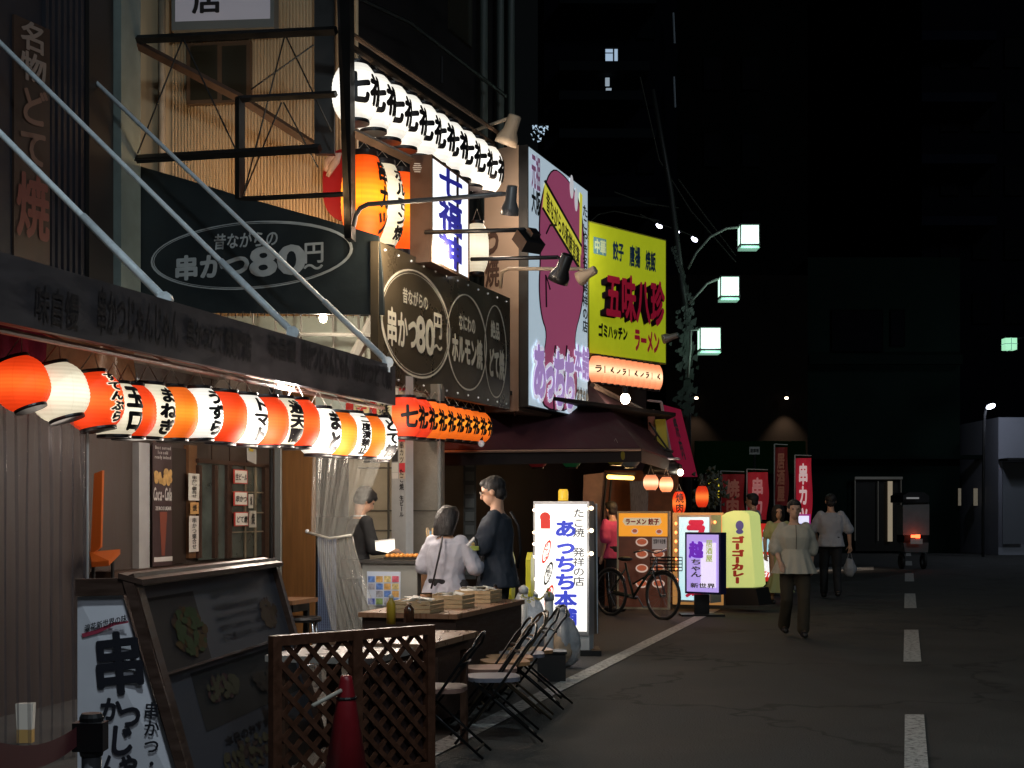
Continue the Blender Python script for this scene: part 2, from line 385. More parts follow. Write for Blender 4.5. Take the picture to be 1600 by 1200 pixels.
# black steel frame
sf = thing('scaffold', 'black steel sign frame with crossed wires before the orange wall', 'frame', P(205, 260, 14.2))
def bar(m, x0, y0, D0, x1, y1, D1, r): return m.tube([P(x0, y0, D0), P(x1, y1, D1)], r, 4)
m = MB()
bar(m, 207, 62, 14.3, 525, 48, 13.4, .045); bar(m, 207, 60, 14.3, 207, 255, 14.3, .045); bar(m, 205, 249, 14.3, 500, 232, 13.5, .045)
bar(m, 375, 152, 14, 375, 310, 14, .05); bar(m, 372, 155, 14, 525, 147, 13.5, .035); bar(m, 375, 311, 14, 545, 303, 13.5, .025)
part('beam', m, BLK, sf)
m = MB(); bar(m, 215, 70, 14.3, 378, 155, 14.5, .05); bar(m, 378, 155, 14.5, 492, 228, 14.8, .05); part('brace', m, mat('brown_beam', (.07, .035, .02), .6, var=.3), sf)
m = MB()
for a in ((285, 62, 215, 240), (287, 62, 368, 233), (445, 55, 380, 306), (446, 55, 518, 205), (443, 160, 497, 262), (440, 160, 382, 300), (490, 70, 392, 140), (210, 250, 300, 250)): bar(m, a[0], a[1], 14, a[2], a[3], 13.9, .008)
part('wire', m, BLK, sf)
fp = thing('steel_post', 'broad black steel post at the corner of the white lantern row', 'post', P(534, 370, 13.2))
part('column', MB().prism([P(522, -150, 13.25), P(545, -150, 13.1), P(549, 372, 13.1), P(538, 372, 13.25)], (0.02, .2, 0)), BLK, fp)
part('side_plate', MB().prism([P(491, -150, 14.4), P(522, -150, 14.4), P(522, 240, 14.4), P(491, 240, 14.4)], (0, .1, 0)), BLK, fp)

# tarp sign (side) and board sign (street side)
tarp_m = mat('black_tarpaulin', (.018, .026, .03), .5, var=.3, vs=2, bump=.3, bs=5)
ta = thing('tarpaulin', 'black tarpaulin with a large grey oval and the price 80 yen', 'tarpaulin', P(400, 490, 14))
fa = Face(205, 14.4, 590, 13.5, 262, 487)
m = MB().poly(fa, [(203, 255), (293, 281), (370, 305), (500, 341), (591, 368), (597, 430), (600, 492), (203, 487)], .03); part('sheet', m, tarp_m, ta)
gi = mat('grey_print', (.46, .5, .52), .6, var=.12)
m = MB().ring(fa, 236, 346, 552, 452, .016, .006).ring(fa, 240, 349, 549, 449, .008, .006)
ftext(m, fa, '昔ながらの', 334, 362, 436, 388, 'h', .02, .006, .1); ftext(m, fa, '串かつ', 272, 396, 392, 436, 'h', .04, .006)
ftext(m, fa, '80', 390, 374, 478, 436, 'h', .035, .006); ftext(m, fa, '円', 474, 376, 508, 412, 'h', .02, .006); ftext(m, fa, '〜', 474, 402, 506, 432, 'h', .02, .006)
part('lettering', m, gi, ta)
m = MB()
for i in range(22):
    x = 345+i*11.5; m.tube([P(x, 487, 13.8), P(x+R_.uniform(-1, 1), 497, 13.8)], .004, 4)
part('fringe', m, BLK, ta)
bs = thing('signboard', 'long black shop board with three cream ovals and brush lettering', 'signboard', P(700, 640, 15))
fb = Face(591, 13.48, 797, 17.1, 372, 601); ftop = P(590, 375, 13.5).z; fb.O.z = 4.02; fb.H = 4.02-2.68
bm_ = mat('black_enamel_board', (.08, .062, .04), .32, var=.3, vs=1.5, bump=.05, bs=3)
part('board', MB().frect(fb, 0, 0, fb.W, fb.H, 0, .08), bm_, bs)
cream = mat('cream_print', (.82, .78, .66), .5, var=.05)
m = MB().ring(fb, 593, 422, 703, 590, .026, .006).ring(fb, 596, 428, 700, 584, .008, .006).ring(fb, 697, 460, 760, 610, .024, .006).ring(fb, 756, 477, 791, 622, .022, .006)
ftext(m, fb, '昔ながらの', 628, 455, 668, 480, 'h', .02, .006); ftext(m, fb, '串かつ', 603, 484, 652, 546, 'h', .03, .006); ftext(m, fb, '80', 649, 484, 678, 560, 'h', .035, .006)
ftext(m, fb, '円', 676, 486, 690, 530, 'h', .03, .006); ftext(m, fb, '〜', 677, 530, 690, 556, 'h', .04, .006)
ftext(m, fb, 'なにわの', 716, 492, 742, 520, 'h', .03, .006); ftext(m, fb, 'ホルモン焼', 705, 525, 753, 572, 'h', .05, .006)
ftext(m, fb, '絶品', 766, 502, 780, 530, 'h', .04, .006); ftext(m, fb, 'どて焼', 763, 545, 787, 592, 'h', .05, .006)
part('lettering', m, cream, bs)
m = MB()
for i in range(12):
    for v in (.06, fb.H-.06): m.ell(fb.at(.15+i*(fb.W-.3)/11, v, .004), (.012, .012, .012), None, 6, 4)
part('rivet', m, steel, bs)

# gap below the tarp: pale sheet wall and bulb
gp = thing('corrugated_awning', 'pale translucent awning sheet showing under the black tarpaulin', 'awning', P(480, 560, 14.9))
m = MB().poly(Face(320, 15, 615, 14.7, 470, 620), [(320, 494), (612, 494), (612, 640), (320, 640)], .02)
part('sheet', m, mat('pale_green_sheet', (.38, .45, .42), .5, var=.15), gp)
m = MB()
for x in (395, 430, 470, 520, 560): m.tube([P(x, 488, 14.6), P(x+2, 600, 14.6)], .012, 6)
m.tube([P(340, 520, 14.55), P(605, 524, 14.2)], .02, 6)
m.tube([P(585, 497, 14.3), P(553, 560, 14.4)], .06, 6); part('strut', m, mat('grey_strut', (.3, .3, .29), .5), gp)
bulbm = mat('lit_bulb', (1, .9, .7), .4, em=14, emcol=(1, .85, .62))
def bulb(x, y, D, r, label, power=0, col=(1, .82, .6), m_=None, grp=None):
    p = P(x, y, D); t = thing('bulb', label, 'bulb', p, group=grp)
    part('glass', MB().ell(p, (r, r, r*1.15), None, 12, 8), m_ or bulbm, t, True)
    part('socket', MB().lathe(p+V((0, 0, r)), [(r*.55, 0), (r*.55, r*1.2), (r*.3, r*1.6)], 10), BLK, t)
    if power: lamp('bulb_light', p+V((.0, -.06, -r*1.6)), power, col, .05)
    return t
bulb(505, 497, 13.9, .04, 'bare bright bulb under the black tarpaulin edge', 28)

# ---- shop front under the eaves
sh = thing('shop', 'brown timber shop front with sliding window behind the menu board', 'shop front', P(300, 870, 14)-V((0, 0, .9)))
fw = Face(-120, 9.2, 492, 15.8, 500, 1290)
fw.O.z = 2.75; fw.H = 2.75
wall_in = mat('shop_timber', (.05, .036, .03), .6, var=.25, vs=4, stretch=(5, 5, .5), bump=.15)
m = MB().frect(fw, 0, 0, fw.W, fw.H, 0, .15); part('wall', m, wall_in, sh)
m = MB()
for x in (134, 330, 358, 385, 440): u = fw.px(x, 800)[0]; m.frect(fw, u, 0, u+.012, 1.2, .01, .01)
part('batten', m, wood_dark, sh)
m = MB().rpx(fw, 287, 696, 300, 872, .05, .05); part('post', m, wood_brown, sh)
m = MB().rpx(fw, 256, 700, 286, 880, .03, .03); part('door', m, mat('dark_opening', (.022, .012, .008), .6), sh)
m = MB().rpx(fw, 207, 692, 224, 895, .06, .06); part('panel', m, mat('grey_meter_panel', (.33, .33, .33), .6, var=.1), sh)
wn = part('window', MB().rpx(fw, 298, 721, 409, 727, .08, .08).rpx(fw, 298, 727, 303, 872, .08, .08).rpx(fw, 403, 727, 409, 872, .08, .08).rpx(fw, 325, 727, 330, 872, .07, .07).rpx(fw, 345, 727, 352, 872, .07, .07), wood_dark, sh)
part('pane', MB().rpx(fw, 303, 727, 403, 872, .04, .02), mat('window_glass', (.06, .075, .07), .12, var=.5, vs=3), wn)
m = MB()
for y in (768, 800, 830): m.rpx(fw, 352, y, 403, y+2, .06, .015)
for x in (374, 390): m.rpx(fw, x, 727, x+2, 872, .06, .015)
part('muntin', m, mat('pale_muntin', (.2, .17, .12), .6), wn)
for k, (x, y, s_) in enumerate(((361, 745, '生ビール'), (361, 779, '串かつ'), (362, 811, 'どて焼'))):
    r_ = (x-11, y-11, x+11, y+11)
    t = thing('price_card', ('white price card with red border, topmost on the shop window', 'white price card with red border, middle one on the shop window', 'white price card with red border, lowest on the shop window')[k], 'card', fw.at(*fw.px(x, y+11), .1), group='price cards on the window')
    part('border', MB().rpx(fw, *r_, .1, .006), mat('card_red', (.5, .04, .03), .5), t)
    part('card', MB().rpx(fw, r_[0]+1.5, r_[1]+1.5, r_[2]-1.5, r_[3]-1.5, .104), mat('card_white', (.75, .74, .7), .6), t)
    part('lettering', ftext(MB(), fw, s_, x-9, y-5, x+9, y+6, 'h', .02, .108, .15), INK, t)
for (x0, y0, x1, y1, lab, c_) in ((281, 740, 298, 782, 'white paper notice high on the wooden post', (.6, .58, .52)), (284, 785, 297, 803, 'small paper with an orange food picture on the post', (.5, .28, .1)), (282, 806, 297, 862, 'long white paper notice low on the wooden post', (.6, .56, .52)), (376, 772, 383, 794, 'small white slip pasted on the window grid, upper', (.6, .6, .56)), (377, 798, 388, 824, 'small white slip pasted on the window grid, lower', (.5, .5, .46))):
    t = thing('paper_notice', lab, 'notice', fw.at(*fw.px(x0, y1), .085), group='paper notices on the shop front')
    part('sheet', MB().rpx(fw, x0, y0, x1, y1, .085, .003), mat('paper%02d' % (c_[1]*100), c_, .7, var=.05), t)
    w_ = x1-x0
    part('lettering', ftext(MB(), fw, '串かつ盛合せ' if y1-y0 > 30 else '焼', x0+w_*.25, y0+3, x1-w_*.25, y1-4, 'v', .01, .088), INK, t)
# cola poster
cp = thing('drink_poster', 'tall dark drink poster with white script and splashing cola glass', 'poster', fw.at(*fw.px(240, 885), .1))
part('sheet', MB().rpx(fw, 224, 694, 254, 884, .09, .01), mat('poster_dark', (.05, .028, .03), .4, var=.3, vs=3), cp)
m = MB(); ftext(m, fw, 'Coca-Cola', 224, 757, 254, 785, 'h', .02, .094, .25); ftext(m, fw, 'ZERO SUGAR', 227, 790, 252, 798, 'h', .02, .094)
ftext(m, fw, 'Best served\nIce cold\nready indeed', 226, 696, 252, 718, 'h', .01, .094); m.rpx(fw, 225, 870, 254, 877, .094)
part('lettering', m, mat('poster_white', (.6, .58, .56), .5), cp)
m = MB(); fr = fw.rect(225, 728, 253, 758)
for i in range(26):
    m.disc(fw, R_.uniform(fr[0]+.02, fr[2]-.02), R_.uniform(fr[1]+.05, fr[3]-.02), R_.uniform(.015, .05), R_.uniform(.015, .04), .0935+i*.0002)
part('picture', m, mat('poster_amber', (.5, .3, .1), .5, var=.4, vs=18), cp)
part('picture', MB().poly(fw, [(234, 800), (246, 800), (242, 868), (237, 868)], 0, .093), mat('poster_redbrown', (.2, .05, .03), .4), cp)
# orange wall fixture
of = thing('wall_chair', 'orange plastic chair back and seat seen behind the clear curtain', 'chair', P(160, 885, 11))
part('backrest', MB().prism([P(147, 740, 11), P(160, 735, 11), P(157, 855, 11), P(141, 868, 11)], (0, .05, 0)), mat('orange_plastic', (.42, .09, .012), .4), of)
part('seat', MB().prism([P(140, 862, 11), P(188, 858, 11.3), P(170, 876, 10.9), P(143, 878, 10.9)], (0, .0, -.04)), mat('orange_plastic', (.5, .1, .012), .4), of)
part('leg', MB().tube([P(146, 872, 11), P(146, 1100, 11)], .015).tube([P(176, 872, 11.1), P(176, 1100, 11.1)], .015), BLK, of)
# side sign hanging
hs = thing('hanging_sign', 'small white hanging sign with yellow emblem at the window corner', 'sign', P(393, 724, 13))
part('plate', MB().prism([P(386, 685, 12.8), P(399, 685, 13.1), P(399, 725, 13.1), P(386, 719, 12.8)], (0, .05, 0)), mat('hang_white', (.5, .5, .48), .5), hs)
part('emblem', MB().prism([P(390, 696, 12.85), P(396, 697, 12.95), P(396, 706, 12.95), P(390, 705, 12.85)], (0, -.01, 0)), mat('emblem_yellow', (.6, .45, .05), .5), hs)
# counter shelf
cs = thing('counter_shelf', 'dark wooden counter shelf running under the shop window', 'shelf', P(300, 890, 12.5))
fc = Face(137, 11.2, 434, 15.3, 884, 900); fc.O.z = .98; fc.H = .07
part('top', MB().frect(fc, 0, 0, fc.W, fc.H, .22, .3), wood_dark, cs)
part('apron', MB().frect(fc, 0, .07, fc.W, .98, .1, .1), mat('dark_counter_front', (.05, .038, .036), .6, var=.3), cs)
for k, (x, y, h_, c_, lab) in enumerate(((366, 868, .07, (.7, .3, .25), 'pink condiment pot on the window shelf'), (374, 868, .085, (.65, .62, .55), 'white condiment pot on the window shelf'), (379, 866, .11, (.6, .62, .56), 'tall clear condiment bottle on the window shelf'))):
    p = V(fc.at(*fc.px(x, 882), .1)); p.z = .98
    t = thing('condiment_pot', lab, 'pot', p)
    part('body', MB().lathe(p, [(.03, 0), (.034, h_*.5), (.032, h_), (.02, h_+.01)], 12), mat('pot%d' % k, c_, .4), t, True)
    part('lid', MB().lathe(p+V((0, 0, h_)), [(.022, 0), (.022, .02), (.012, .028)], 10), mat('lid_green', (.2, .3, .05), .5), t, True)
# steel post + brown door panel
po = thing('steel_post', 'slim grey steel post right of the shop window', 'post', P(434, 800, 12.9)-V((0, 0, CH)))
part('column', MB().prism([P(429, 600, 12.9), P(438, 600, 12.85), P(438, 600, 12.85)+V((0, 0, -2.6)), P(429, 600, 12.9)+V((0, 0, -2.6))], (0, .09, 0)), mat('grey_post', (.2, .22, .22), .45), po)
part('channel', MB().tube([P(424, 600, 12.95), P(424, 600, 12.95)+V((0, 0, -2.6))], .02, 6), BLK, po)
pn = thing('door_panel', 'tall brown wooden door panel beside the tied plastic curtain', 'door', P(465, 800, 13.3)-V((0, 0, CH)))
part('panel', MB().prism([P(441, 600, 13.4), P(492, 600, 13.2), P(492, 600, 13.2)+V((0, 0, -2.6)), P(441, 600, 13.4)+V((0, 0, -2.6))], (0, .05, 0)), mat('door_brown', (.24, .11, .035), .45, var=.25, vs=3, stretch=(8, 8, .6)), pn)
part('handle', MB().ell(P(480, 830, 13.17), (.02, .02, .02)), steel, pn, True)

# wall behind the takoyaki cook
bw = thing('back_wall', 'cream panelled wall behind the cook at the griddle', 'wall', P(590, 800, 15.1)-V((0, 0, CH)))
part('panel', MB().prism([P(545, 610, 15.2), P(622, 610, 15.0), P(622, 610, 15.0)+V((0, 0, -2.7)), P(545, 610, 15.2)+V((0, 0, -2.7))], (0, .1, 0)), mat('cream_panel', (.46, .4, .29), .7, var=.15, vs=2, bump=.1), bw)
m = MB()
for y in (731, 798, 829): m.tube([P(560, y, 15.1), P(616, y, 14.95)], .008, 4)
m.tube([P(607, 690, 14.95), P(607, 870, 14.95)], .012, 4); part('joint', m, mat('joint_grey', (.12, .11, .09), .7), bw)
pl = thing('pillar', 'broad grey concrete pillar behind the long haired customer', 'pillar', P(655, 800, 14.9)-V((0, 0, CH)))
part('shaft', MB().prism([P(630, 600, 15.0), P(691, 600, 14.6), P(691, 600, 14.6)+V((0, 0, -2.75)), P(630, 600, 15.0)+V((0, 0, -2.75))], (0, .5, 0)), concrete, pl)
m = MB().tube([P(686, 600, 14.55), P(686, 600, 14.55)+V((0, 0, -2.75))], .02, 8); part('pipe', m, mat('grey_pipe', (.3, .3, .28), .5), pl)
m = MB().prism([P(631, 797, 14.97), P(690, 797, 14.58), P(690, 799, 14.58), P(631, 799, 14.97)], (0, -.006, 0)); part('joint', m, mat('joint_dark', (.1, .1, .09), .8), pl)
stk = thing('sticker_post', 'narrow post covered in red and white stickers beside the pillar', 'post', P(623, 800, 14.2)-V((0, 0, CH)))
f5 = Face(612, 14.25, 634, 14.1, 600, 800); f5.O.z = 2.8; f5.H = 2.8
part('post', MB().frect(f5, 0, 0, f5.W, f5.H, 0, .1), mat('post_silver', (.4, .4, .4), .4, var=.1), stk)
cols = [(.6, .05, .06), (.6, .6, .56), (.55, .5, .4), (.05, .05, .05), (.5, .4, .3), (.65, .63, .6)]
y = 600
for i in range(22):
    hh = R_.uniform(8, 22); xx = 613 if i % 2 == 0 else 624
    part('sticker', MB().rpx(f5, xx, y, xx+9, y+hh, .004, .002), mat('sticker%d' % (i % 6), cols[(i*5+1) % 6], .4), stk)
    if i % 2: y += hh*.9+2
m = MB(); y = 690
for s_ in ('串カツ', 'たこ焼', '生ビール'): ftext(m, f5, s_, 625, y, 632, y+34, 'v', .02, .008); y += 42
ftext(m, f5, '大阪', 614, 640, 621, 668, 'v', .02, .008)
part('lettering', m, INK, stk)

# clear curtain, left
plastic = bpy.data.materials.new('clear_vinyl'); plastic.use_nodes = True
nt = plastic.node_tree; b = nt.nodes['Principled BSDF']; b.inputs['Base Color'].default_value = (.13, .115, .13, 1); b.inputs['Roughness'].default_value = .08
b.inputs['Alpha'].default_value = .24; b.inputs['Specular IOR Level'].default_value = .8
def wavy(face, x0, y0, x1, y1, amp, nf, nu=90, nv=14, seed=0, pinch=None):
    u0, v0, u1, v1 = face.rect(x0, y0, x1, y1); vs = []
    for j in range(nv+1):
        for i in range(nu+1):
            a, c = i/nu, j/nv
            q = amp*(math.sin(nf*6.28*a+.6*math.sin(3*c+seed))+.5*math.sin(nf*2.7*6.28*a+seed+c*1.3)+.7*noise.noise(V((a*7, c*2.5, seed))))
            uu = a
            if pinch: uu = pinch(a, c)
            vs.append(face.at(u0+(u1-u0)*uu, v0+(v1-v0)*c, q))
    m = MB(); m.add(vs, [(j*(nu+1)+i, j*(nu+1)+i+1, (j+1)*(nu+1)+i+1, (j+1)*(nu+1)+i) for j in range(nv) for i in range(nu)]); m.flat = True; return m
cu = thing('vinyl_curtain', 'clear vinyl curtain hanging in folds at the left end of the shop', 'curtain', P(60, 1230, 8.2))
fcu = Face(-60, 7.7, 138, 8.5, 560, 1230)
part('sheet', wavy(fcu, -60, 590, 138, 1225, .022, 11, 200, 22, 2), plastic, cu, True)
part('hem', MB().tube([fcu.at(*fcu.px(137, 600), .0), fcu.at(*fcu.px(137, 1225), .0)], .008, 6), mat('hem_clear', (.5, .5, .5), .2, alpha=.6), cu, True)
# tied curtain at the griddle stall
pl2 = bpy.data.materials.new('milky_vinyl'); pl2.use_nodes = True; b = pl2.node_tree.nodes['Principled BSDF']
b.inputs['Base Color'].default_value = (.44, .43, .39, 1); b.inputs['Roughness'].default_value = .12; b.inputs['Alpha'].default_value = .4; b.inputs['Specular IOR Level'].default_value = 1.
tc_ = thing('vinyl_curtain', 'milky vinyl curtain tied back beside the griddle cook', 'curtain', P(530, 980, 12.1))
ftc = Face(487, 12.35, 610, 12.0, 680, 1000)
def pin1(a, c): return a*(1-.46*c**1.3)
part('sheet', wavy(ftc, 487, 680, 606, 838, .012, 5, 80, 10, 5, pin1), pl2, tc_, True)
def pin2(a, c): return .08+a*(.5+.02*c)+.42*c**1.3*(.45+.55*a)
part('sheet', wavy(ftc, 487, 838, 600, 985, .016, 7, 80, 12, 8, pin2), pl2, tc_, True)
part('tie', MB().tube([ftc.at(*ftc.px(485, 832), .03), ftc.at(*ftc.px(520, 841), .05), ftc.at(*ftc.px(552, 836), .03)], .012, 6), mat('tie_cord', (.5, .48, .42), .6), tc_, True)
ms = thing('mesh_screen', 'blue grey mesh screen below the tied vinyl curtain', 'screen', P(512, 1040, 12.5))
fms = Face(496, 12.55, 522, 12.45, 838, 985); m = MB()
for i in range(9): m.rpx(fms, 497+i*3, 838, 498+i*3, 985, 0, .004)
for i in range(38): m.rpx(fms, 496, 838+i*4, 522, 839+i*4, .002, .004)
part('grid', m, mat('grid_blue', (.18, .24, .38), .5), ms)
part('panel', MB().rpx(fms, 496, 838, 522, 985, -.02, .01), mat('blue_board', (.1, .13, .24), .6), ms)

# ================================================================= LANTERNS
redp = paper('red_paper', (1., .055, .008), (1., .16, .02), 1.15)
orgp = paper('orange_paper', (1., .16, .012), (1., .38, .03), 1.1)
bigp = paper('big_orange_paper', (1., .09, .003), (1., .45, .01), 1.5)
whtp = paper('white_paper', (1., .94, .82), (1., .99, .93), 1.45)
crmp = paper('cream_paper', (1., .86, .62), (1., .93, .74), 1.0)
pnkp = paper('pink_paper', (1., .3, .13), (1., .75, .45), 1.5)
deep = paper('deep_red_paper', (1., .045, .01), (1., .3, .05), .9)
rimm = mat('black_lantern_rim', (.012, .01, .012), .4)
glowink = INK
halo = mat('white_halo', (.7, .65, .5), .6, em=.75, emcol=(1, .9, .7))
def lantern(p, Rr, Hh, pm, label, group, text=None, mode='v', tw=.5, th=.7, ang=0., toff=.03, halo_=False, hang=.1, tilt=None, two=None, cat='lantern', seg=28, ink=None):
    t = thing('paper_lantern', label, cat, p-V((0, 0, Hh/2)), 0., group)
    Rm = tilt or Matrix.Identity(3)
    def rad(q):  # q in -1..1
        return Rr*(1-.42*abs(q)**2.8)
    N_ = 30; prof = []
    for i in range(N_+1):
        q = -1+2*i/N_; prof.append((rad(q)*(1-.018*(i % 2)), q*Hh*.45))
    part('paper', MB().lathe(p, prof, seg, Rm, False), pm, t, True)
    rt = rad(1)*1.03
    for sgn in (-1, 1):
        part('rim', MB().lathe(p+Rm @ V((0, 0, sgn*Hh*.475-Hh*.03)), [(rt*.7, 0), (rt, 0), (rt*1.02, Hh*.03), (rt, Hh*.06), (rt*.7, Hh*.06)], seg, Rm, True), rimm, t)
    if hang: part('cord', MB().tube([p+Rm @ V((-rt*.6, 0, Hh/2)), p+V((0, 0, Hh/2+hang)), p+Rm @ V((rt*.6, 0, Hh/2))], .004, 4), mat('cord_pale', (.45, .38, .32), .6), t)
    base = math.atan2(-p.y, -p.x)  # toward the street viewer
    def fn_of(w_, h_, a0, off):
        def fn(a, b):
            th_ = base+a0+(a-w_/2)/Rr; z = h_/2-b
            q = max(-1, min(1, z/(Hh*.45))); r = rad(q)+off
            return p+Rm @ V((math.cos(th_)*r, math.sin(th_)*r, z))
        return fn
    lays = []
    if text: lays.append((text, mode, tw, th, ang, toff))
    if two: lays += two
    for (s_, mo, w1, h1, a0, of_) in lays:
        w_, h_ = w1*Rr*2, h1*Hh
        if halo_:
            m = put(MB(), s_, mo, fn_of(w_, h_, a0, .004), w_, h_, .13, 0, True); m.flat = True; part('halo', m, halo, t)
        m = put(MB(), s_, mo, fn_of(w_, h_, a0, .009), w_, h_, of_, 0, True); m.flat = True; part('lettering', m, ink or glowink, t)
    return t
# lower row under the eaves of the skewer shop
row = [(34, 600, 86, 'r', None), (92, 613, 92, 'w', ''), (146, 627, 94, 'r', 'すてんぷら'), (178, 640, 88, 'w', '玉ロ'), (200, 643, 88, 'r', ''), (231, 642, 90, 'w', 'まねぎ'), (268, 646, 88, 'o', ''), (308, 647, 86, 'w', 'うずら'), (346, 652, 86, 'r', ''), (379, 656, 84, 'w', 'トマト'), (413, 659, 82, 'r', ''), (437, 659, 80, 'c', '通天閣'), (463, 662, 80, 'r', ''), (497, 674, 78, 'w', 'まと'), (524, 678, 74, 'o', ''), (546, 679, 74, 'w', '二度漬禁止'), (570, 682, 70, 'o', ''), (588, 686, 72, 'w', 'どて焼')]
cn = {'r': 'red', 'w': 'white', 'o': 'orange', 'c': 'cream'}
for i, (x, y, h_, c_, s_) in enumerate(row):
    D = 7.9+(x-34)/(588-34)*4.4
    u = (x-34)/(588-34); D = 1/((1-u)/7.9+u/12.3)
    Hh = h_/F*D; p = P(x, y, D)
    tl = Matrix.Rotation(math.radians(-20 if i == 0 else -17 if i == 1 else -10 if i == 2 else R_.uniform(-3, 3)), 3, 'Y')
    lab = '%s paper lantern, %s from the left in the row under the long eaves' % (cn[c_]+(' lettered' if s_ else ' plain'), ORD[i])
    lantern(p, Hh*(.50 if i < 5 else .47), Hh, {'r': redp, 'w': crmp if i in (1, 3, 5) else whtp, 'o': orgp, 'c': crmp}[c_], lab, 'lanterns under the long eaves', s_ or None, 'v', .42 if len(s_ or '') < 4 else .3, .82, .84, .06, c_ in 'r', .12, tl)
    if i % 4 == 1: lamp('lantern_light', p-V((0, 0, Hh*.75))-ND*(.3 if i > 8 else 0), 34 if i > 8 else 1.6, (1, .86, .72), .15)
# upper white row
rowg = thing('lantern_rack', 'dark rack of two rails carrying the row of white lanterns', 'rack', P(650, 200, 14.5))
m = MB(); m.tube([P(548, 72, 13.6), P(770, 225, 17.1)], .03, 6); m.tube([P(552, 55, 13.4), P(790, 215, 17.3)], .025, 6)
m.tube([P(548, 205, 13.3), P(680, 268, 14.9)], .05, 4); part('rail', m, mat('brown_rail', (.11, .065, .04), .6, var=.3), rowg)
NW = 10
for i in range(NW):
    a, b = P(555, 146, 13.75), P(757, 266, 17.0)
    p = a.lerp(b, i/(NW-1)); jt = R_.uniform(-.1, .1)
    lantern(p, .225, .59, whtp, 'large white paper lantern, %s from the near end of the upper row' % ORD[i], 'white lanterns in the upper row', None, 'h', ang=.3, hang=.12, tilt=Matrix.Rotation(jt*.5, 3, 'Y'), two=[('七福', 'h', 1.08, .52, .70+jt, .055)])
# big orange group
for i, (x, D, pm, s_, lab) in enumerate(((569, 14.0, bigp, '串カツ', 'big orange lantern nearest the black post above the ovals board'), (597, 14.7, crmp, 'ホルモン焼', 'big white lantern squeezed between two big orange lanterns'), (627, 15.4, bigp, 'どて焼', 'big orange lantern beside the blue lettered light box'))):
    p = P(x, 312+i*10, D); lantern(p, .23, .93, pm, lab, 'big lanterns above the ovals board', s_, 'v', .42, .8, 1.05, .045, hang=.1)
# second orange row under the board
N2 = 9
for i in range(N2):
    a, b = P(632, 652, 13.45), P(744, 668, 16.6); p = a.lerp(b, i/(N2-1))
    lantern(p, .185, .41 if i < 4 else .38, deep if i < 2 else orgp, 'orange lantern, %s from the near end of the row under the ovals board' % ORD[i], 'orange lanterns under the ovals board', None, 'h', hang=.1, two=[('七福', 'h', .95, .55, .75, .045)])
bulb(752, 693, 16.2, .035, 'unlit looking white bulb at the end of the orange row', m_=mat('frost_bulb', (.6, .6, .6), .3, em=.3))
# small banner curtain
nb = thing('noren', 'short red and cream shop curtain behind the last eaves lanterns', 'curtain', P(575, 660, 13.1))
f6 = Face(540, 13.15, 612, 13.0, 624, 662)
for i, (x0, x1, c_) in enumerate(((540, 552, (.55, .03, .02)), (553, 576, (.7, .6, .3)), (578, 588, (.55, .03, .02)), (589, 612, (.7, .62, .35)))):
    part('cloth', MB().rpx(f6, x0, 624, x1, 658, 0, .006), mat('noren%d' % i, c_, .8), nb)
m = MB(); ftext(m, f6, 'お好み', 592, 626, 610, 656, 'v', .02, .006); part('lettering', m, INK, nb); part('lettering', ftext(MB(), f6, '大', 556, 630, 574, 652, 'v', .03, .006), mat('noren_red', (.6, .04, .03), .7), nb)
# cream lantern beyond the light box
lantern(P(745, 388, 16.4), .14, .62, crmp, 'cream lantern hanging right of the blue lettered light box', None, None, hang=.15)
# blue lettered light box
lb = thing('light_box', 'tall white light box with blue brush lettering beside the orange lanterns', 'light box', P(700, 440, 15))
fl_ = Face(673, 14.3, 732, 15.5, 240, 403); fl_.H = P(673, 240, 14.3).z-P(673, 408, 14.3).z
fl_.O = P(673, 241, 14.3)
part('face', MB().frect(fl_, .03, .03, fl_.W-.03, fl_.H-.03, .003), mat('lightbox_white', (.8, .8, .8), .4, em=1.25, emcol=(.86, .92, 1.)), lb)
part('frame', MB().frect(fl_, 0, 0, fl_.W, .03, .012, .012).frect(fl_, 0, fl_.H-.03, fl_.W, fl_.H, .012, .012).frect(fl_, 0, .03, .03, fl_.H-.03, .012, .012).frect(fl_, fl_.W-.03, .03, fl_.W, fl_.H-.03, .012, .012), mat('brown_alu', (.12, .07, .045), .45, .3), lb)
part('case', MB().prism([fl_.at(0, 0, -.002), fl_.at(0, fl_.H, -.002), fl_.at(0, fl_.H, -.002)+ND*.22, fl_.at(0, 0, -.002)+ND*.22], AD*.9), mat('brown_case', (.07, .035, .02), .5, var=.2), lb)
part('lettering', ftext(MB(), fl_, '七福神', 684, 262, 722, 418, 'v', .035, .008), mat('blue_letter', (.02, .02, .25), .5, em=.25, emcol=(.05, .05, .7)), lb)
m = MB(); pv = P(652, 262, 14.2)
for i in range(5): m.box(pv+V((0, 0, .04-.02*i)), (.09-abs(i-2)*.015, .01, .008))
part('vent', m, mat('vent_grey', (.45, .42, .4), .5), lb)
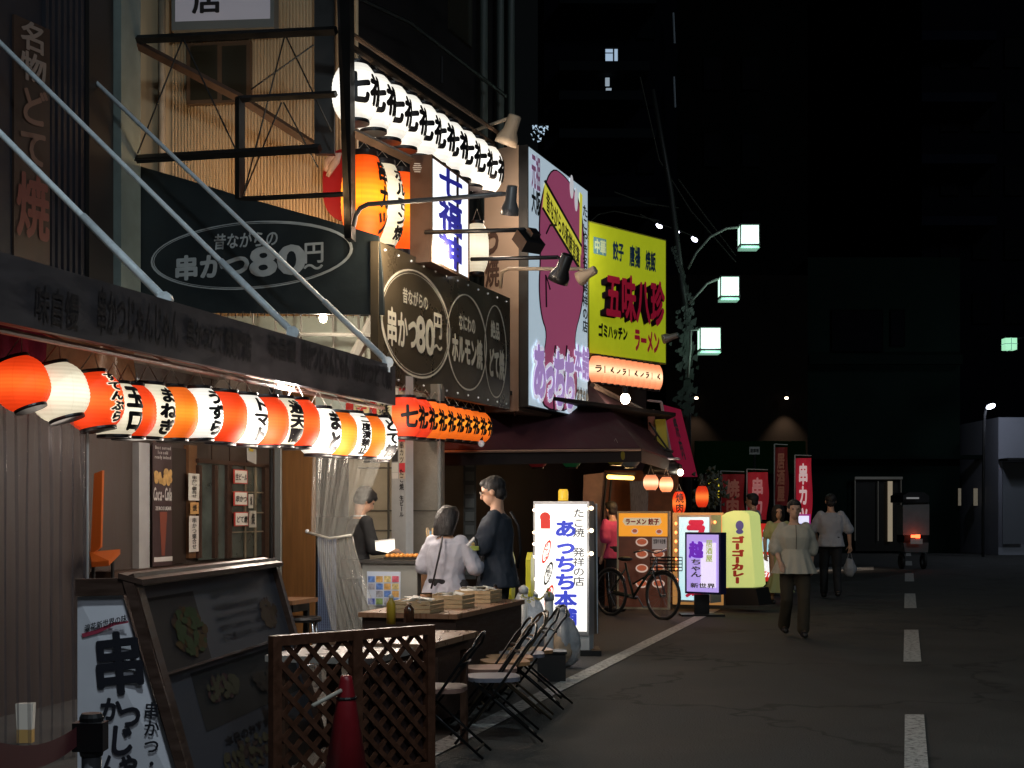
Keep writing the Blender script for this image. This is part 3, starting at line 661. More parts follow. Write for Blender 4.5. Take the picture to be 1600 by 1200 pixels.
# red round sign
rs = thing('round_sign', 'red round signboard with a cream stroke behind the black post', 'sign', P(530, 345, 15))
f7 = Face(500, 15.05, 580, 15.0, 230, 345); m = MB()
cu0, cv0, cu1, cv1 = f7.rect(504, 232, 575, 345)
m.prism([f7.at((cu0+cu1)/2+(cu1-cu0)/2*math.cos(a*.2094)*1., (cv0+cv1)/2+(cv1-cv0)/2*math.copysign(abs(math.sin(a*.2094))**.7, math.sin(a*.2094))) for a in range(30)], -f7.N*.06)
part('board', m, mat('sign_red', (.35, .012, .015), .35), rs)
part('stroke', MB().tube([f7.at(*f7.px(x, y), .01) for x, y in ((510, 268), (512, 254), (520, 246), (530, 243), (525, 252), (519, 262), (512, 276))], [.02, .04, .05, .04, .05, .04, .02], 6), mat('stroke_cream', (.55, .4, .35), .6), rs, True)

# ================================================================= TAKO SIGN, BEIGE BOX, YELLOW SIGN
ft2 = Face(826, 17.55, 918, 20.0, 229, 630); ft2.H = ft2.O.z-2.77
tk = thing('large_sign', 'tall light blue and pink takoyaki sign on the beige box', 'sign', P(870, 655, 18.8))
part('case', MB().frect(ft2, -.02, -.02, ft2.W+.02, ft2.H+.02, -.004, .12), BLK, tk)
part('face', MB().frect(ft2, 0, 0, ft2.W, ft2.H, 0), mat('tako_blue', (.5, .6, .68), .4, em=.5, emcol=(.62, .78, .9)), tk)
pinkm = mat('tako_pink', (.33, .07, .15), .5, em=.4, emcol=(.46, .09, .2))
pinkl = mat('tako_pale', (.6, .6, .6), .5, em=.5, emcol=(.8, .8, .85))
outl = mat('sign_outline', (.02, .01, .02), .5)
body = [(862, 262), (848, 300), (842, 345), (845, 400), (842, 450), (846, 495), (855, 520), (848, 560), (846, 600), (848, 640), (900, 640), (900, 560), (896, 525), (908, 480), (912, 430), (911, 380), (907, 330), (898, 300), (882, 276)]
def grow(pts, k):
    cx = sum(p[0] for p in pts)/len(pts); cy = sum(p[1] for p in pts)/len(pts)
    return [(cx+(x-cx)*(1+k*1.6), cy+(y-cy)*(1+k*.35)) for x, y in pts]
def smooth(pts, it=2):
    for _ in range(it):
        o = []
        for i, p in enumerate(pts):
            q = pts[(i+1) % len(pts)]; o += [(p[0]*.75+q[0]*.25, p[1]*.75+q[1]*.25), (p[0]*.25+q[0]*.75, p[1]*.25+q[1]*.75)]
        pts = o
    return pts
part('outline', MB().poly(ft2, [(max(828, min(917, x)), y) for x, y in smooth(grow(body, .035))], 0, .004), outl, tk)
part('artwork', MB().poly(ft2, smooth(body), 0, .008), pinkm, tk)
part('band', MB().poly(ft2, [(850, 285), (906, 385), (905, 422), (846, 326)], 0, .012), mat('band_yellow', (.55, .5, .05), .5, em=.5, emcol=(.9, .85, .08)), tk)
m = MB().poly(ft2, [(848, 283), (851, 281), (908, 383), (907, 387)], 0, .014).poly(ft2, [(845, 326), (847, 323), (906, 420), (905, 425)], 0, .014)
fbn = Tilt(ft2.at(*ft2.px(850, 290), .016), ft2.at(*ft2.px(906, 390))-ft2.at(*ft2.px(850, 290)), (0, 0, -1), (ft2.at(*ft2.px(906, 390))-ft2.at(*ft2.px(850, 290))).length, .3)
put(m, '昔ながらの新鮮言葉', 'h', lambda a, b: fbn.at(.04+a, .02+b, 0), fbn.W*.93, .27, .03)
part('lettering', m, outl, tk)
part('spot', MB().disc(ft2, *ft2.px(892, 292), .09, .16, .012).disc(ft2, *ft2.px(899, 312), .08, .16, .012), pinkl, tk)
m = MB()
for pts in (((884, 540), (880, 590), (878, 640)), ((866, 540), (862, 590), (864, 640)), ((852, 365), (858, 352), (868, 352)), ((852, 480), (851, 430), (858, 452))): m.tube([ft2.at(*ft2.px(x, y), .012) for x, y in pts], .014, 4)
part('stroke', m, outl, tk)
purp = mat('tako_purple', (.35, .2, .45), .5, em=.5, emcol=(.5, .32, .72))
wout = mat('tako_outline_white', (.7, .7, .75), .5, em=.55, emcol=(.8, .8, .95))
for nm, of_, nn, mm in (('halo', .13, .018, wout), ('lettering', .055, .024, purp)):
    m = MB()
    for s_, a, b, c, d in (('あ', 830, 535, 851, 625), ('っ', 848, 545, 866, 628), ('ち', 862, 545, 882, 638), ('ち', 879, 550, 897, 642)): ftext(m, ft2, s_, a, b, c, d, 'h', of_, nn)
    ftext(m, ft2, '本舗', 895, 540, 918, 592, 'h', of_*.6, nn); part(nm, m, mm, tk)
part('lettering', ftext(MB(), ft2, '元祖', 828, 240, 842, 298, 'h', .03, .02), mat('tako_mauve', (.35, .15, .3), .5, em=.2, emcol=(.5, .2, .4)), tk)
m = MB(); ftext(m, ft2, '大阪', 828, 296, 842, 336, 'h', .04, .02); ftext(m, ft2, 'たこやき名物発祥の店', 908, 320, 916, 520, 'v', .03, .02); ftext(m, ft2, '浪花名物', 899, 606, 917, 648, 'h', .05, .02)
part('lettering', m, INK, tk)
part('stripe', MB().poly(ft2, [(905, 300), (909, 305), (907, 400), (904, 385)], 0, .01), mat('band_yellow', (.5, .5, .1)), tk)
bx = thing('sign_box', 'beige metal box tower carrying the takoyaki sign', 'box', P(795, 655, 18))
lamp('box_light', P(765, 330, 16.7), 45, (1, .78, .58), .15)
c0 = ft2.at(0, 0, -.13); beige = mat('beige_metal', (.42, .31, .235), .5, .1, var=.08, vs=2)
c1 = P(757, 222, 17.9); c1.z = c0.z+.02
pts = [c0, c1, c1+(ft2.at(ft2.W, 0)-ft2.at(0, 0)), ft2.at(ft2.W, 0, -.13)]
part('casing', MB().prism([V((p.x, p.y, ft2.O.z+.03)) for p in pts], (0, 0, -ft2.H-.1)), beige, bx)
dx = (c0-c1); fbx = Face(757, 17.9, 826, 17.6, 222, 650)
m = MB().rpx(fbx, 804, 224, 805.5, 650, .012, .012); part('seam', m, mat('seam_dark', (.08, .05, .035), .7), bx)
m = MB()
ftext(m, fbx, 'つ', 758, 355, 782, 402, 'h', .05, .03); ftext(m, fbx, '焼', 760, 402, 782, 450, 'h', .03, .03); part('lettering', m, mat('sign_ink_brown', (.06, .03, .02), .6), bx)
part('lettering', ftext(MB(), fbx, '元祖', 757, 228, 780, 290, 'v', .04, .03), mat('sign_ink_red', (.35, .03, .03), .6), bx)
# yellow sign
fy = Face(921, 21.6, 1040, 23.1, 347, 553); fy.H = fy.O.z-P(921, 551, 21.6).z
ys = thing('large_sign', 'yellow ramen sign with big red three dimensional characters', 'sign', P(980, 563, 22.3))
part('case', MB().frect(fy, -.02, -.02, fy.W+.02, fy.H+.02, -.003, .35), mat('yellow_case', (.3, .28, .05), .5), ys)
ym = mat('yellow_panel', (.45, .42, .02), .45, em=.4, emcol=(.5, .62, .015), var=.1)
part('face', MB().frect(fy, 0, 0, fy.W, fy.H, 0), ym, ys)
redl = mat('raised_red', (.28, .015, .03), .4, em=.18, emcol=(.6, .01, .06))
for dz, mm in ((0, outl), (.1, redl)):
    m = MB()
    for k in range(4 if dz == 0 else 1):
        ftext(m, fy, '五味八珍', 938-(2 if not dz else 0)+k*.8, 432+(6 if not dz else 0)-k, 1030+k*.8, 506-k, 'h', .035, .01+k*.02+dz)
    part('lettering', m, mm, ys)
m = MB(); ftext(m, fy, '餃子', 957, 378, 974, 408, 'h', .04, .006); ftext(m, fy, '唐揚', 983, 384, 1000, 418, 'h', .04, .006); ftext(m, fy, '焼飯', 1008, 392, 1024, 424, 'h', .04, .006)
part('lettering', m, mat('navy_print', (.02, .06, .16), .5), ys)
part('panel', MB().rpx(fy, 927, 372, 947, 398, .004), mat('panel_blue', (.15, .3, .35), .5, em=.2), ys)
part('lettering', ftext(MB(), fy, '中華', 928, 374, 946, 397, 'h', .04, .008), mat('panel_letter', (.6, .65, .4), .5, em=.3), ys)
part('lettering', ftext(MB(), fy, 'ゴミハッチン', 934, 508, 980, 530, 'h', .06, .006), INK, ys)
part('lettering', ftext(MB(), fy, 'ラーメン', 990, 514, 1030, 552, 'h', .05, .006), redl, ys)
lamp('sign_light', P(935, 385, 21.0), 22, (1, 1, .8), .06)
# ramen lantern row
for i in range(11):
    u = i/10; a, b = P(932, 577, 21.3), P(1024, 590, 22.9); p = a.lerp(b, u)
    lantern(p, .12, .44, pnkp, 'small pinkish lit lantern, %s from the left under the yellow sign' % ORD[i], 'small lanterns under the yellow sign', 'ラーメン'[i % 4], 'v', .5, .28, .25, .04, hang=0, seg=18)
bulb(977, 623, 20.4, .07, 'bright white bulb below the yellow sign lanterns', 10, (1, .85, .65))
bulb(1063, 738, 21, .045, 'small bright bulb at the foot of the red slanted banner', 3, (1, .9, .7))

# spotlights on arms
def spot(label, pts, head, aimv, m_, r=.075, L=.24, group='spotlight arms over the signs', box=False):
    t = thing('spotlight', label, 'spotlight', pts[0], group=group)
    part('arm', MB().tube(pts, .022, 8), m_, t, True)
    d = V(aimv).normalized(); q = d.to_track_quat('Z', 'Y').to_matrix()
    if box: m = MB().box(head, (.24, .2, .12), q).box(head-d*.09, (.1, .1, .08), q)
    else: m = MB().lathe(head, [(r*.5, -L*.55), (r*.62, -L*.5), (r*.66, 0), (r, L*.25), (r*1.05, L*.5), (r*.9, L*.5), (r*.6, L*.1)], 16, q)
    part('head', m, m_, t, not box)
    part('bracket', MB().tube([pts[-1], head-d*.06], .018, 6), m_, t)
    return t
gsp = mat('grey_spot', (.16, .16, .165), .4, .3); bsp = mat('black_spot', (.015, .015, .017), .35, .2); crs = mat('cream_spot', (.5, .4, .3), .45)
spot('grey spotlight on a long curved arm in front of the orange lanterns', [P(553, 352, 13.1), P(556, 336, 13.0), P(563, 325, 12.9), P(575, 319, 12.8), P(700, 310, 12.5), P(785, 303, 12.3)], P(798, 314, 12.25), (-.1, .3, -1), gsp)
spot('black box floodlight on a straight arm before the takoyaki sign', [P(664, 363, 14.2), P(820, 359, 13.8)], P(826, 378, 13.8), (-.5, .6, -.8), bsp, box=True)
spot('black round spotlight, lowest dark one before the takoyaki sign', [P(736, 405, 15.6), P(872, 402, 15.2)], P(879, 420, 15.2), (-.4, .4, -1), bsp, .11, .3)
spot('pale spotlight in front of the right edge of the takoyaki sign', [P(782, 450, 16.4), P(784, 425, 16.3), P(795, 420, 16.2), P(905, 420, 15.9)], P(917, 429, 15.9), (-.7, .4, -.35), crs, .08, .22)
spot('cream spotlight on top of the beige sign box', [P(742, 204, 17.0), P(803, 182, 16.8)], P(797, 204, 16.8), (-.35, .2, -1), crs, .13, .34)
spot('dim spotlight clipped to the right edge of the yellow sign', [P(1040, 523, 22.9), P(1046, 524, 22.5)], P(1047, 527, 22.5), (-.8, .3, -.2), gsp)
lamp('board_light', P(700, 395, 14.75), 75, (1, .8, .55), .1); lamp('board_light', P(630, 376, 13.3), 60, (1, .8, .55), .1)

# ================================================================= DARK RESTAURANT AWNING
mar = mat('maroon_canvas', (.06, .012, .02), .8, var=.2)
aw = thing('awning', 'dark maroon canvas awning below the takoyaki sign', 'awning', P(850, 705, 18))
A, B, C_ = P(692, 706, 16.4), P(1000, 703, 19.2), P(1056, 722, 21.5)
A2, B2, C2 = P(660, 640, 17.2), P(925, 606, 20.6), P(1012, 650, 22.8)
part('canvas', MB().prism([A, B, B2, A2], (0, 0, .03)).prism([B, C_, C2, B2], (0, 0, .03)), mar, aw)
part('valance', MB().prism([A, B, B-V((0, 0, .16)), A-V((0, 0, .16))], (0, .02, 0)).prism([B, C_, C_-V((0, 0, .16)), B-V((0, 0, .16))], (.02, .02, 0)), mat('black_valance', (.02, .014, .014), .8), aw)
m = MB().tube([B2+V((0, -.05, .03)), C2+V((0, -.05, .03))], .045, 6).tube([A+V((0, -.03, -.0)), B+V((0, -.03, -.0))], .018, 6); part('rail', m, mat('pink_lit_rail', (.45, .28, .2), .5), aw)  # pink light along the awning edge painted into the rail colour
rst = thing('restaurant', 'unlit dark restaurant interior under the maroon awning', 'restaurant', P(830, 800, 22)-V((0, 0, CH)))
part('wall', MB().prism([P(640, 560, 20.5), P(1010, 560, 24), P(1010, 560, 24)+V((0, 0, -4.3)), P(640, 560, 20.5)+V((0, 0, -4.3))], (0, .2, 0)), mat('unlit_dark_wall', (.02, .018, .016), .7, var=.4, vs=3), rst)  # gloom of the unlit interior put into the near-black wall colour
part('ceiling', MB().prism([V((A.x, A.y, 2.9)), V((C_.x, C_.y, 2.9)), V((2.4, 24, 2.9)), V((-1.6, 20.5, 2.9))], (0, 0, .05)), mat('unlit_dark_wall', (.02, .02, .02)), rst)
m = MB()
for (x, y0, y1, D) in ((733, 700, 905, 17.5),):
    part('label_strip', MB().prism([P(724, y0, D), P(744, y0, D), P(744, y1, D), P(724, y1, D)], (0, .02, 0)), mat('strip_grey', (.1, .1, .09), .7), rst)
    for i in range(9): part('label', MB().prism([P(727, 716+i*21, D-.01), P(741, 716+i*21, D-.01), P(741, 730+i*21, D-.01), P(727, 730+i*21, D-.01)], (0, -.01, 0)), mat('label_pale', (.2, .2, .18), .7), rst)
for k, (x, y, c_, nm) in enumerate(((840, 716, (.16, .01, .01), 'red'), (893, 716, (.01, .1, .03), 'green'), (962, 712, (.16, .12, .01), 'yellow'), (985, 716, (.1, .1, .09), 'grey'))):
    lantern(P(x, y, 18.2+k*.4), .13, .26, mat('dim_%s' % nm, c_, .7, em=.12), 'dim unlit %s round lantern under the maroon awning' % nm, 'unlit round lanterns under the awning', hang=.1)
tb = thing('yellow_tube', 'glowing yellow light tube over the ramen shop entrance', 'light', P(970, 748, 20.5))
part('tube', MB().tube([P(950, 745, 20.4), P(989, 747, 20.7)], .03, 8), mat('tube_yellow', (1, .8, .3), .4, em=4, emcol=(1, .6, .12)), tb, True)
part('bracket', MB().box(P(970, 740, 20.6), (.42, .05, .03)), BLK, tb)
lamp('added_stall_glow', P(1085, 760, 20.0), 20, (1, .5, .3), .3); lamp('tube_light', P(970, 760, 20.2), 16, (1, .6, .25), .1)  # first light is added to brighten the dull stall, no lamp there
# dark wine-red front and entrance
en_ = thing('shop_entrance', 'warm brown shop entrance with hanging towels under the yellow tube', 'entrance', P(985, 800, 22)-V((0, 0, CH)))
part('wall', MB().prism([P(945, 735, 22), P(1060, 735, 22.6), P(1060, 735, 22.6)+V((0, 0, -2.1)), P(945, 735, 22)+V((0, 0, -2.1))], (0, .1, 0)), mat('entrance_brown', (.14, .05, .02), .6, var=.3), en_)
m = MB().prism([P(912, 742, 21.2), P(947, 738, 21.2), P(945, 870, 21.2), P(908, 870, 21.2)], (0, .05, 0)); part('poster', m, mat('faded_poster', (.22, .14, .13), .7, var=.3, vs=4), en_)
m = MB().prism([P(984, 752, 21.8), P(1014, 752, 21.9), P(1012, 800, 21.9), P(986, 800, 21.8)], (0, .04, 0)); part('towel', m, mat('towel_grey', (.09, .1, .13), .8, var=.6, vs=14, stretch=(8, 1, 1)), en_)
for s_ in (0, 1): part('post', MB().tube([P(948+s_*8, 740, 21.1), P(940+s_*8, 830, 21.1)], .02, 6), BLK, en_)
lantern(P(1017, 754, 19.5), .105, .23, pnkp, 'round pale globe lantern glowing over the entrance', 'globe lanterns at the entrance', hang=.12)
lantern(P(1041, 757, 20.5), .10, .24, pnkp, 'second round globe lantern, partly behind the corner post', 'globe lanterns at the entrance', hang=.12)
lantern(P(1061, 786, 21.3), .10, .38, deep, 'red lantern lettered for grilled meat beside the entrance', 'red lanterns beside the slanted banner', '焼肉', 'v', .62, .8, .1, .02, hang=.1)
lantern(P(1097, 776, 23), .105, .38, deep, 'plain glowing red lantern below the slanted banner', 'red lanterns beside the slanted banner', hang=.1)
# slanted red banner and yellow box column
sbn = thing('slanted_banner', 'red slanted banner with dark lettering left of the street pole', 'banner', P(1065, 745, 23.5))
part('cloth', MB().prism([P(1035, 632, 23.6), P(1064, 640, 24.4), P(1090, 745, 24.8), P(1056, 745, 23.8)], (0, .06, 0)), mat('banner_red', (.3, .01, .04), .6, em=.10, emcol=(.9, .02, .12)), sbn)
f8 = Tilt(P(1043, 650, 23.5), P(1061, 654, 24.2)-P(1043, 650, 23.5), P(1062, 725, 23.7)-P(1043, 650, 23.5), .3, .8)
part('lettering', put(MB(), '焼肉', 'v', lambda a, b: f8.at(a+.02, b, .06), .26, .78, .03), mat('banner_dark', (.03, .05, .05), .6), sbn)
part('pole', MB().tube([P(1033, 628, 23.5), P(1012, 626, 23.4), P(1012, 627, 23.4)], .02).tube([P(1033, 628, 23.5), P(1055, 748, 23.8)], .025), mat('pole_pale', (.5, .42, .45), .4), sbn)
ysb = thing('yellow_banner', 'narrow yellow vertical sign over the entrance post', 'sign', P(1033, 712, 21.5))
part('board', MB().prism([P(1024, 655, 21.5), P(1040, 655, 21.6), P(1046, 718, 21.6), P(1030, 718, 21.5)], (0, .08, 0)), mat('dull_yellow', (.35, .3, .04), .6, em=.08), ysb)
part('side', MB().prism([P(1012, 640, 21.6), P(1023, 640, 21.6), P(1025, 702, 21.6), P(1013, 698, 21.6)], (0, .08, 0)), mat('pale_pink_board', (.5, .3, .32), .6), ysb)
part('bracket', MB().tube([P(1008, 694, 21.3), P(1052, 706, 21.3)], .02).tube([P(1014, 660, 21.3), P(1045, 704, 21.3)], .015).tube([P(1014, 700, 21.3), P(1026, 680, 21.3)], .015), BLK, ysb)
hc = thing('round_canopy', 'dark round metal canopy over the globe lanterns', 'canopy', P(1035, 740, 21.2))
part('dish', MB().lathe(P(1035, 735, 21.2), [(.28, -.06), (.3, 0), (.26, .1), (.1, .14)], 18), BLK, hc, True)
part('trim', MB().lathe(P(1035, 719, 21.2), [(.27, 0), (.275, .02), (.25, .03)], 18), mat('trim_silver', (.5, .45, .5), .3, .6), hc, True)

# ================================================================= FAR BACKGROUND
def block(name, label, cat, x0, x1, yt, D, depth, mt, win=None, winmat=None, slabs=None, slab_m=None):
    base = P((x0+x1)/2, 800, D); base.z = 0
    t = thing(name, label, cat, base, group=None)
    zt = CH+(800-yt)/F*D; w_ = (x1-x0)/F*D
    part('wall', MB().box((base.x, D+depth/2, zt/2), (w_, depth, zt)), mt, t)
    if win:
        for (a, b, c, d) in win:
            f_ = part('window', MB().prism([P(a-1.5, b-1.5, D), P(c+1.5, b-1.5, D), P(c+1.5, d+1.5, D), P(a-1.5, d+1.5, D)], (0, -.06, 0)), mat('night_wall_frame', (.002, .002, .002), .8), t)
            part('pane', MB().prism([P(a, b, D-.07), P(c, b, D-.07), P(c, d, D-.07), P(a, d, D-.07)], (0, -.01, 0)), winmat, f_)
    if slabs:
        for (a, y, c) in slabs:
            part('balcony', MB().prism([P(a, y, D), P(c, y, D), P(c, y+14, D), P(a, y+14, D)], (0, -1., 0)), slab_m or mt, t)
    return t
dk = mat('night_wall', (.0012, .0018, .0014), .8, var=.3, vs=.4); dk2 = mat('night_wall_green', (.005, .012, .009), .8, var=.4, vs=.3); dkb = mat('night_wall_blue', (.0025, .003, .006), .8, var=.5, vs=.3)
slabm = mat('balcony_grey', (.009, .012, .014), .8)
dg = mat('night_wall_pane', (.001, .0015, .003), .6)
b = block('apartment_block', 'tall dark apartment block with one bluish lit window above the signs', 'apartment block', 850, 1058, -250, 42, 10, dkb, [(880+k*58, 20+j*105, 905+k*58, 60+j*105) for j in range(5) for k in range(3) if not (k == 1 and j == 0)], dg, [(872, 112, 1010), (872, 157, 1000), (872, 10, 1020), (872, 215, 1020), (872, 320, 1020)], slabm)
fb_ = part('window', MB().prism([P(945, 76, 41.9), P(966, 76, 41.9), P(966, 104, 41.9), P(945, 104, 41.9)], (0, -.1, 0)), BLK, b)
lit = mat('lit_pane_blue', (.5, .6, .7), .4, em=.55, emcol=(.55, .75, 1))
part('pane', MB().prism([P(946, 77, 41.7), P(957.5, 77, 41.7), P(957.5, 82, 41.7), P(946, 82, 41.7)], (0, -.02, 0)).prism([P(946, 84, 41.7), P(957.5, 84, 41.7), P(957.5, 103, 41.7), P(946, 103, 41.7)], (0, -.02, 0)).prism([P(960, 77, 41.7), P(965, 77, 41.7), P(965, 103, 41.7), P(960, 103, 41.7)], (0, -.02, 0)), lit, fb_)
part('lamp', MB().box(P(951, 141, 41.6), (.16, .1, .1)).box(P(949, 128, 41.6), (.12, .1, .22)), mat('lit_dim', (.5, .6, .7), .4, em=.35, emcol=(.7, .85, 1)), b)
for x, yy in ((1052, 20), (1053, 120)):
    part('pipe', MB().tube([P(x, yy, 41.6), P(x+2, yy+48, 41.6)], .03, 6), mat('pipe_glint', (.35, .4, .45), .3), b)
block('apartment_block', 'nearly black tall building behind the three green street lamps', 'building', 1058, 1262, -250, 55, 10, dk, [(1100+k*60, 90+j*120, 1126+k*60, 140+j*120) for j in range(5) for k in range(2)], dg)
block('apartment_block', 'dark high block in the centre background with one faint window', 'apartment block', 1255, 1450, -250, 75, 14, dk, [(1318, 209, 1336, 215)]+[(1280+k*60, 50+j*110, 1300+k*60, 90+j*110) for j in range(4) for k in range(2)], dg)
fw2 = thing('window_lamp', 'faint grey lit window high on the centre background block', 'window', P(1350, 236, 74.8))
part('pane', MB().prism([P(1342, 210, 74.8), P(1357, 210, 74.8), P(1357, 236, 74.8), P(1342, 236, 74.8)], (0, -.05, 0)), mat('faint_pane', (.1, .13, .12), .5, em=.07, emcol=(.8, 1, .9)), fw2)
part('frame', MB().prism([P(1340, 208, 74.85), P(1359, 208, 74.85), P(1359, 238, 74.85), P(1340, 238, 74.85)], (0, -.02, 0)), BLK, fw2)
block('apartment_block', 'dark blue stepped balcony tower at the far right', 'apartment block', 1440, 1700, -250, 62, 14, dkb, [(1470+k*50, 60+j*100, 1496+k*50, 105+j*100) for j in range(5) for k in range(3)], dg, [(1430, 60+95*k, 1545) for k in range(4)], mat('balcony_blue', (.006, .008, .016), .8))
b = block('green_building', 'low dark green building with a closed entrance at the street end', 'building', 1262, 1500, 402, 50, 8, dk2, [(1300, 486, 1378, 548), (1392, 486, 1412, 540)], dg)
part('cornice', MB().prism([P(1262, 556, 50), P(1500, 556, 50), P(1500, 570, 50), P(1262, 570, 50)], (0, -.3, 0)), mat('night_wall_cornice', (.004, .009, .007), .8), b)
part('cornice', MB().prism([P(1262, 712, 50), P(1540, 712, 50), P(1540, 718, 50), P(1262, 718, 50)], (0, -.6, 0)), mat('night_wall_cornice', (.004, .009, .007)), b)
dr = part('door', MB().prism([P(1336, 748, 49.9), P(1408, 748, 49.9), P(1408, 861, 49.9), P(1336, 861, 49.9)], (0, -.06, 0)), mat('entrance_dark', (.014, .012, .01), .4), b)
part('frame', MB().prism([P(1335, 745, 49.8), P(1409, 745, 49.8), P(1409, 749, 49.8), P(1335, 749, 49.8)], (0, -.12, 0)).tube([P(1336, 748, 49.75), P(1336, 845, 49.75)], .02, 4).tube([P(1408, 748, 49.75), P(1408, 845, 49.75)], .02, 4).tube([P(1372, 752, 49.75), P(1372, 845, 49.75)], .02, 4), mat('door_frame_pale', (.3, .28, .24), .5, em=.03), dr)
part('light_strip', MB().prism([P(1387, 752, 49.75), P(1394, 752, 49.75), P(1394, 846, 49.75), P(1387, 846, 49.75)], (0, -.05, 0)), mat('strip_warm', (.6, .5, .35), .5, em=.2, emcol=(1, .8, .55)), dr)
for x, w_ in ((1499, 2), (1524, 3)): part('window', MB().prism([P(x-w_, 763, 49.8), P(x+w_, 763, 49.8), P(x+w_, 790, 49.8), P(x-w_, 790, 49.8)], (0, -.05, 0)), mat('slit_glow', (.3, .28, .22), .5, em=.08, emcol=(1, .85, .6)), b)
b = block('white_building', 'pale low building lit by the white lamp at the right edge', 'building', 1560, 1760, 652, 48, 8, mat('pale_render', (.30, .31, .36), .7, var=.1, vs=.4))
part('door', MB().prism([P(1566, 722, 47.9), P(1600, 722, 47.9), P(1600, 850, 47.9), P(1566, 850, 47.9)], (0, -.05, 0)), mat('shutter_grey', (.13, .14, .16), .6), b)
part('canopy', MB().prism([P(1560, 717, 47.9), P(1700, 717, 47.9), P(1700, 721, 47.9), P(1560, 721, 47.9)], (0, -.9, 0)), BLK, b)
lpw = thing('wall_lamp', 'small bluish white lamp above the pale building at the right edge', 'lamp', P(1548, 640, 46))
part('head', MB().ell(P(1548, 635, 46), (.16, .1, .08), Matrix.Rotation(-.4, 3, 'Y')), mat('lamp_white_blue', (1, 1, 1), .4, em=8, emcol=(.75, .8, 1)), lpw, True)
part('pole', MB().tube([P(1540, 640, 46), P(1538, 650, 46), P(1536, 800, 46), P(1536, 800, 46)-V((0, 0, CH))], .05, 8), BLK, lpw)
lamp('wall_lamp_light', P(1562, 636, 45.4), 70, (.75, .82, 1), .1)
# far dark side building beyond the shops + downlights
b = block('dark_shop_building', 'dark building with two warm downlights behind the red flags', 'building', 1040, 1262, 430, 36, 6, mat('night_wall_warm', (.007, .0055, .0045), .8, var=.3, vs=.6))
part('fascia', MB().prism([P(1085, 690, 35.9), P(1255, 690, 35.9), P(1255, 740, 35.9), P(1085, 740, 35.9)], (0, -.3, 0)), mat('night_wall_fascia', (.001, .006, .002), .8, em=.001, emcol=(.1, 1, .1)), b)
for k, x in enumerate((1088, 1229)):
    t = thing('downlight', ('small warm wall downlight beside the street pole', 'brighter warm wall downlight above the red flags')[k], 'downlight', P(x, 622, 35.7), group='warm wall downlights')
    part('body', MB().lathe(P(x, 620, 35.7), [(.07, 0), (.09, .12), (.04, .16)], 12), BLK, t)
    part('lens', MB().ell(P(x, 622, 35.7), (.05, .05, .03)), mat('down_lens', (1, .8, .6), .4, em=8, emcol=(1, .75, .5)), t, True)
    l = lamp('downlight_beam', P(x, 623, 35.62), 220 if k else 130, (1, .72, .5), .03, 'SPOT', (0, 0, 0)); l.data.spot_size = math.radians(75); l.data.spot_blend = .8; aim(l, P(x, 760, 35.9))
ps = thing('parking_plate', 'small white plate on the dark building beside the flags', 'plate', P(1179, 711, 35))
part('plate', MB().prism([P(1171, 698, 35), P(1187, 698, 35), P(1187, 710, 35), P(1171, 710, 35)], (0, .03, 0)), mat('plate_white', (.3, .3, .29), .5, em=.02), ps)
fpp = Face(1171, 35, 1187, 35, 698, 710); part('lettering', ftext(MB(), fpp, '駐車場', 1172.5, 701, 1185.5, 707, 'h', .03, .01), INK, ps)
part('post', MB().tube([P(1179, 710, 35), P(1179, 710, 35)-V((0, 0, P(1179, 710, 35).z))], .03), BLK, ps)
# dark building above and behind shops (upper middle)
ub = thing('building', 'dark multi storey building with drainpipes above the shop lanterns', 'building', P(700, 800, 19)-V((0, 0, CH)))
fu = Face(480, 16.1, 800, 22.5, -700, 560); fu.O.z = 14; fu.H = 14-4.2
part('wall', MB().frect(fu, 0, 0, fu.W, fu.H, 0, .3), mat('brown_night_wall', (.016, .015, .016), .7, var=.25, vs=1.5), ub)
m = MB()
for x in (744, 770, 787): u = fu.px(x, 50)[0]; m.tube([fu.at(u, 0, .12), fu.at(u, fu.H, .12)], .06, 8)
part('drainpipe', m, mat('green_pipe', (.07, .09, .085), .5), ub, True)
u = fu.px(560, 40); m = MB().tube([P(556, -5, 16.3), P(640, 35, 17.6), P(790, 150, 21)], .03, 6).tube([P(690, 88, 18.5), P(690, 130, 18.5)], .02, 6); part('cable', m, BLK, ub)
m = MB()
for j in range(14): m.frect(fu, fu.px(703, 0)[0], 2+j*.25, fu.px(722, 0)[0], 2.02+j*.25, .02, .02)
part('louvre', m, mat('louvre_dark', (.06, .06, .055), .6), ub)
m = MB()
for k in range(9): m.rpx(fu, 565+k*22, -40, 577+k*22, 20, .03, .03)
part('window', MB().rpx(fu, 700, -60, 735, 60, .03, .03), mat('dark_glass', (.02, .02, .02), .15), ub)
# bits of foil, glints painted as their own glow, at 840,205
fo_ = thing('tinsel', 'cluster of bluish glinting reflectors above the takoyaki sign', 'decoration', P(843, 222, 24))
m = MB()
for i in range(26):
    x = 828+R_.random()*25; y = 195+abs(R_.gauss(0, 9)); q = P(x, y, 24)
    m.quad(q, q+V((R_.uniform(.01, .07), 0, R_.uniform(-.02, .02))), q+V((R_.uniform(.0, .05), .02, -R_.uniform(.02, .05))))
part('foil', m, mat('foil_painted_glint', (.5, .6, .7), .2, em=.6, emcol=(.6, .8, 1)), fo_)
part('wire', MB().tube([P(826, 195, 24), P(855, 193, 24)], .008, 4), BLK, fo_)

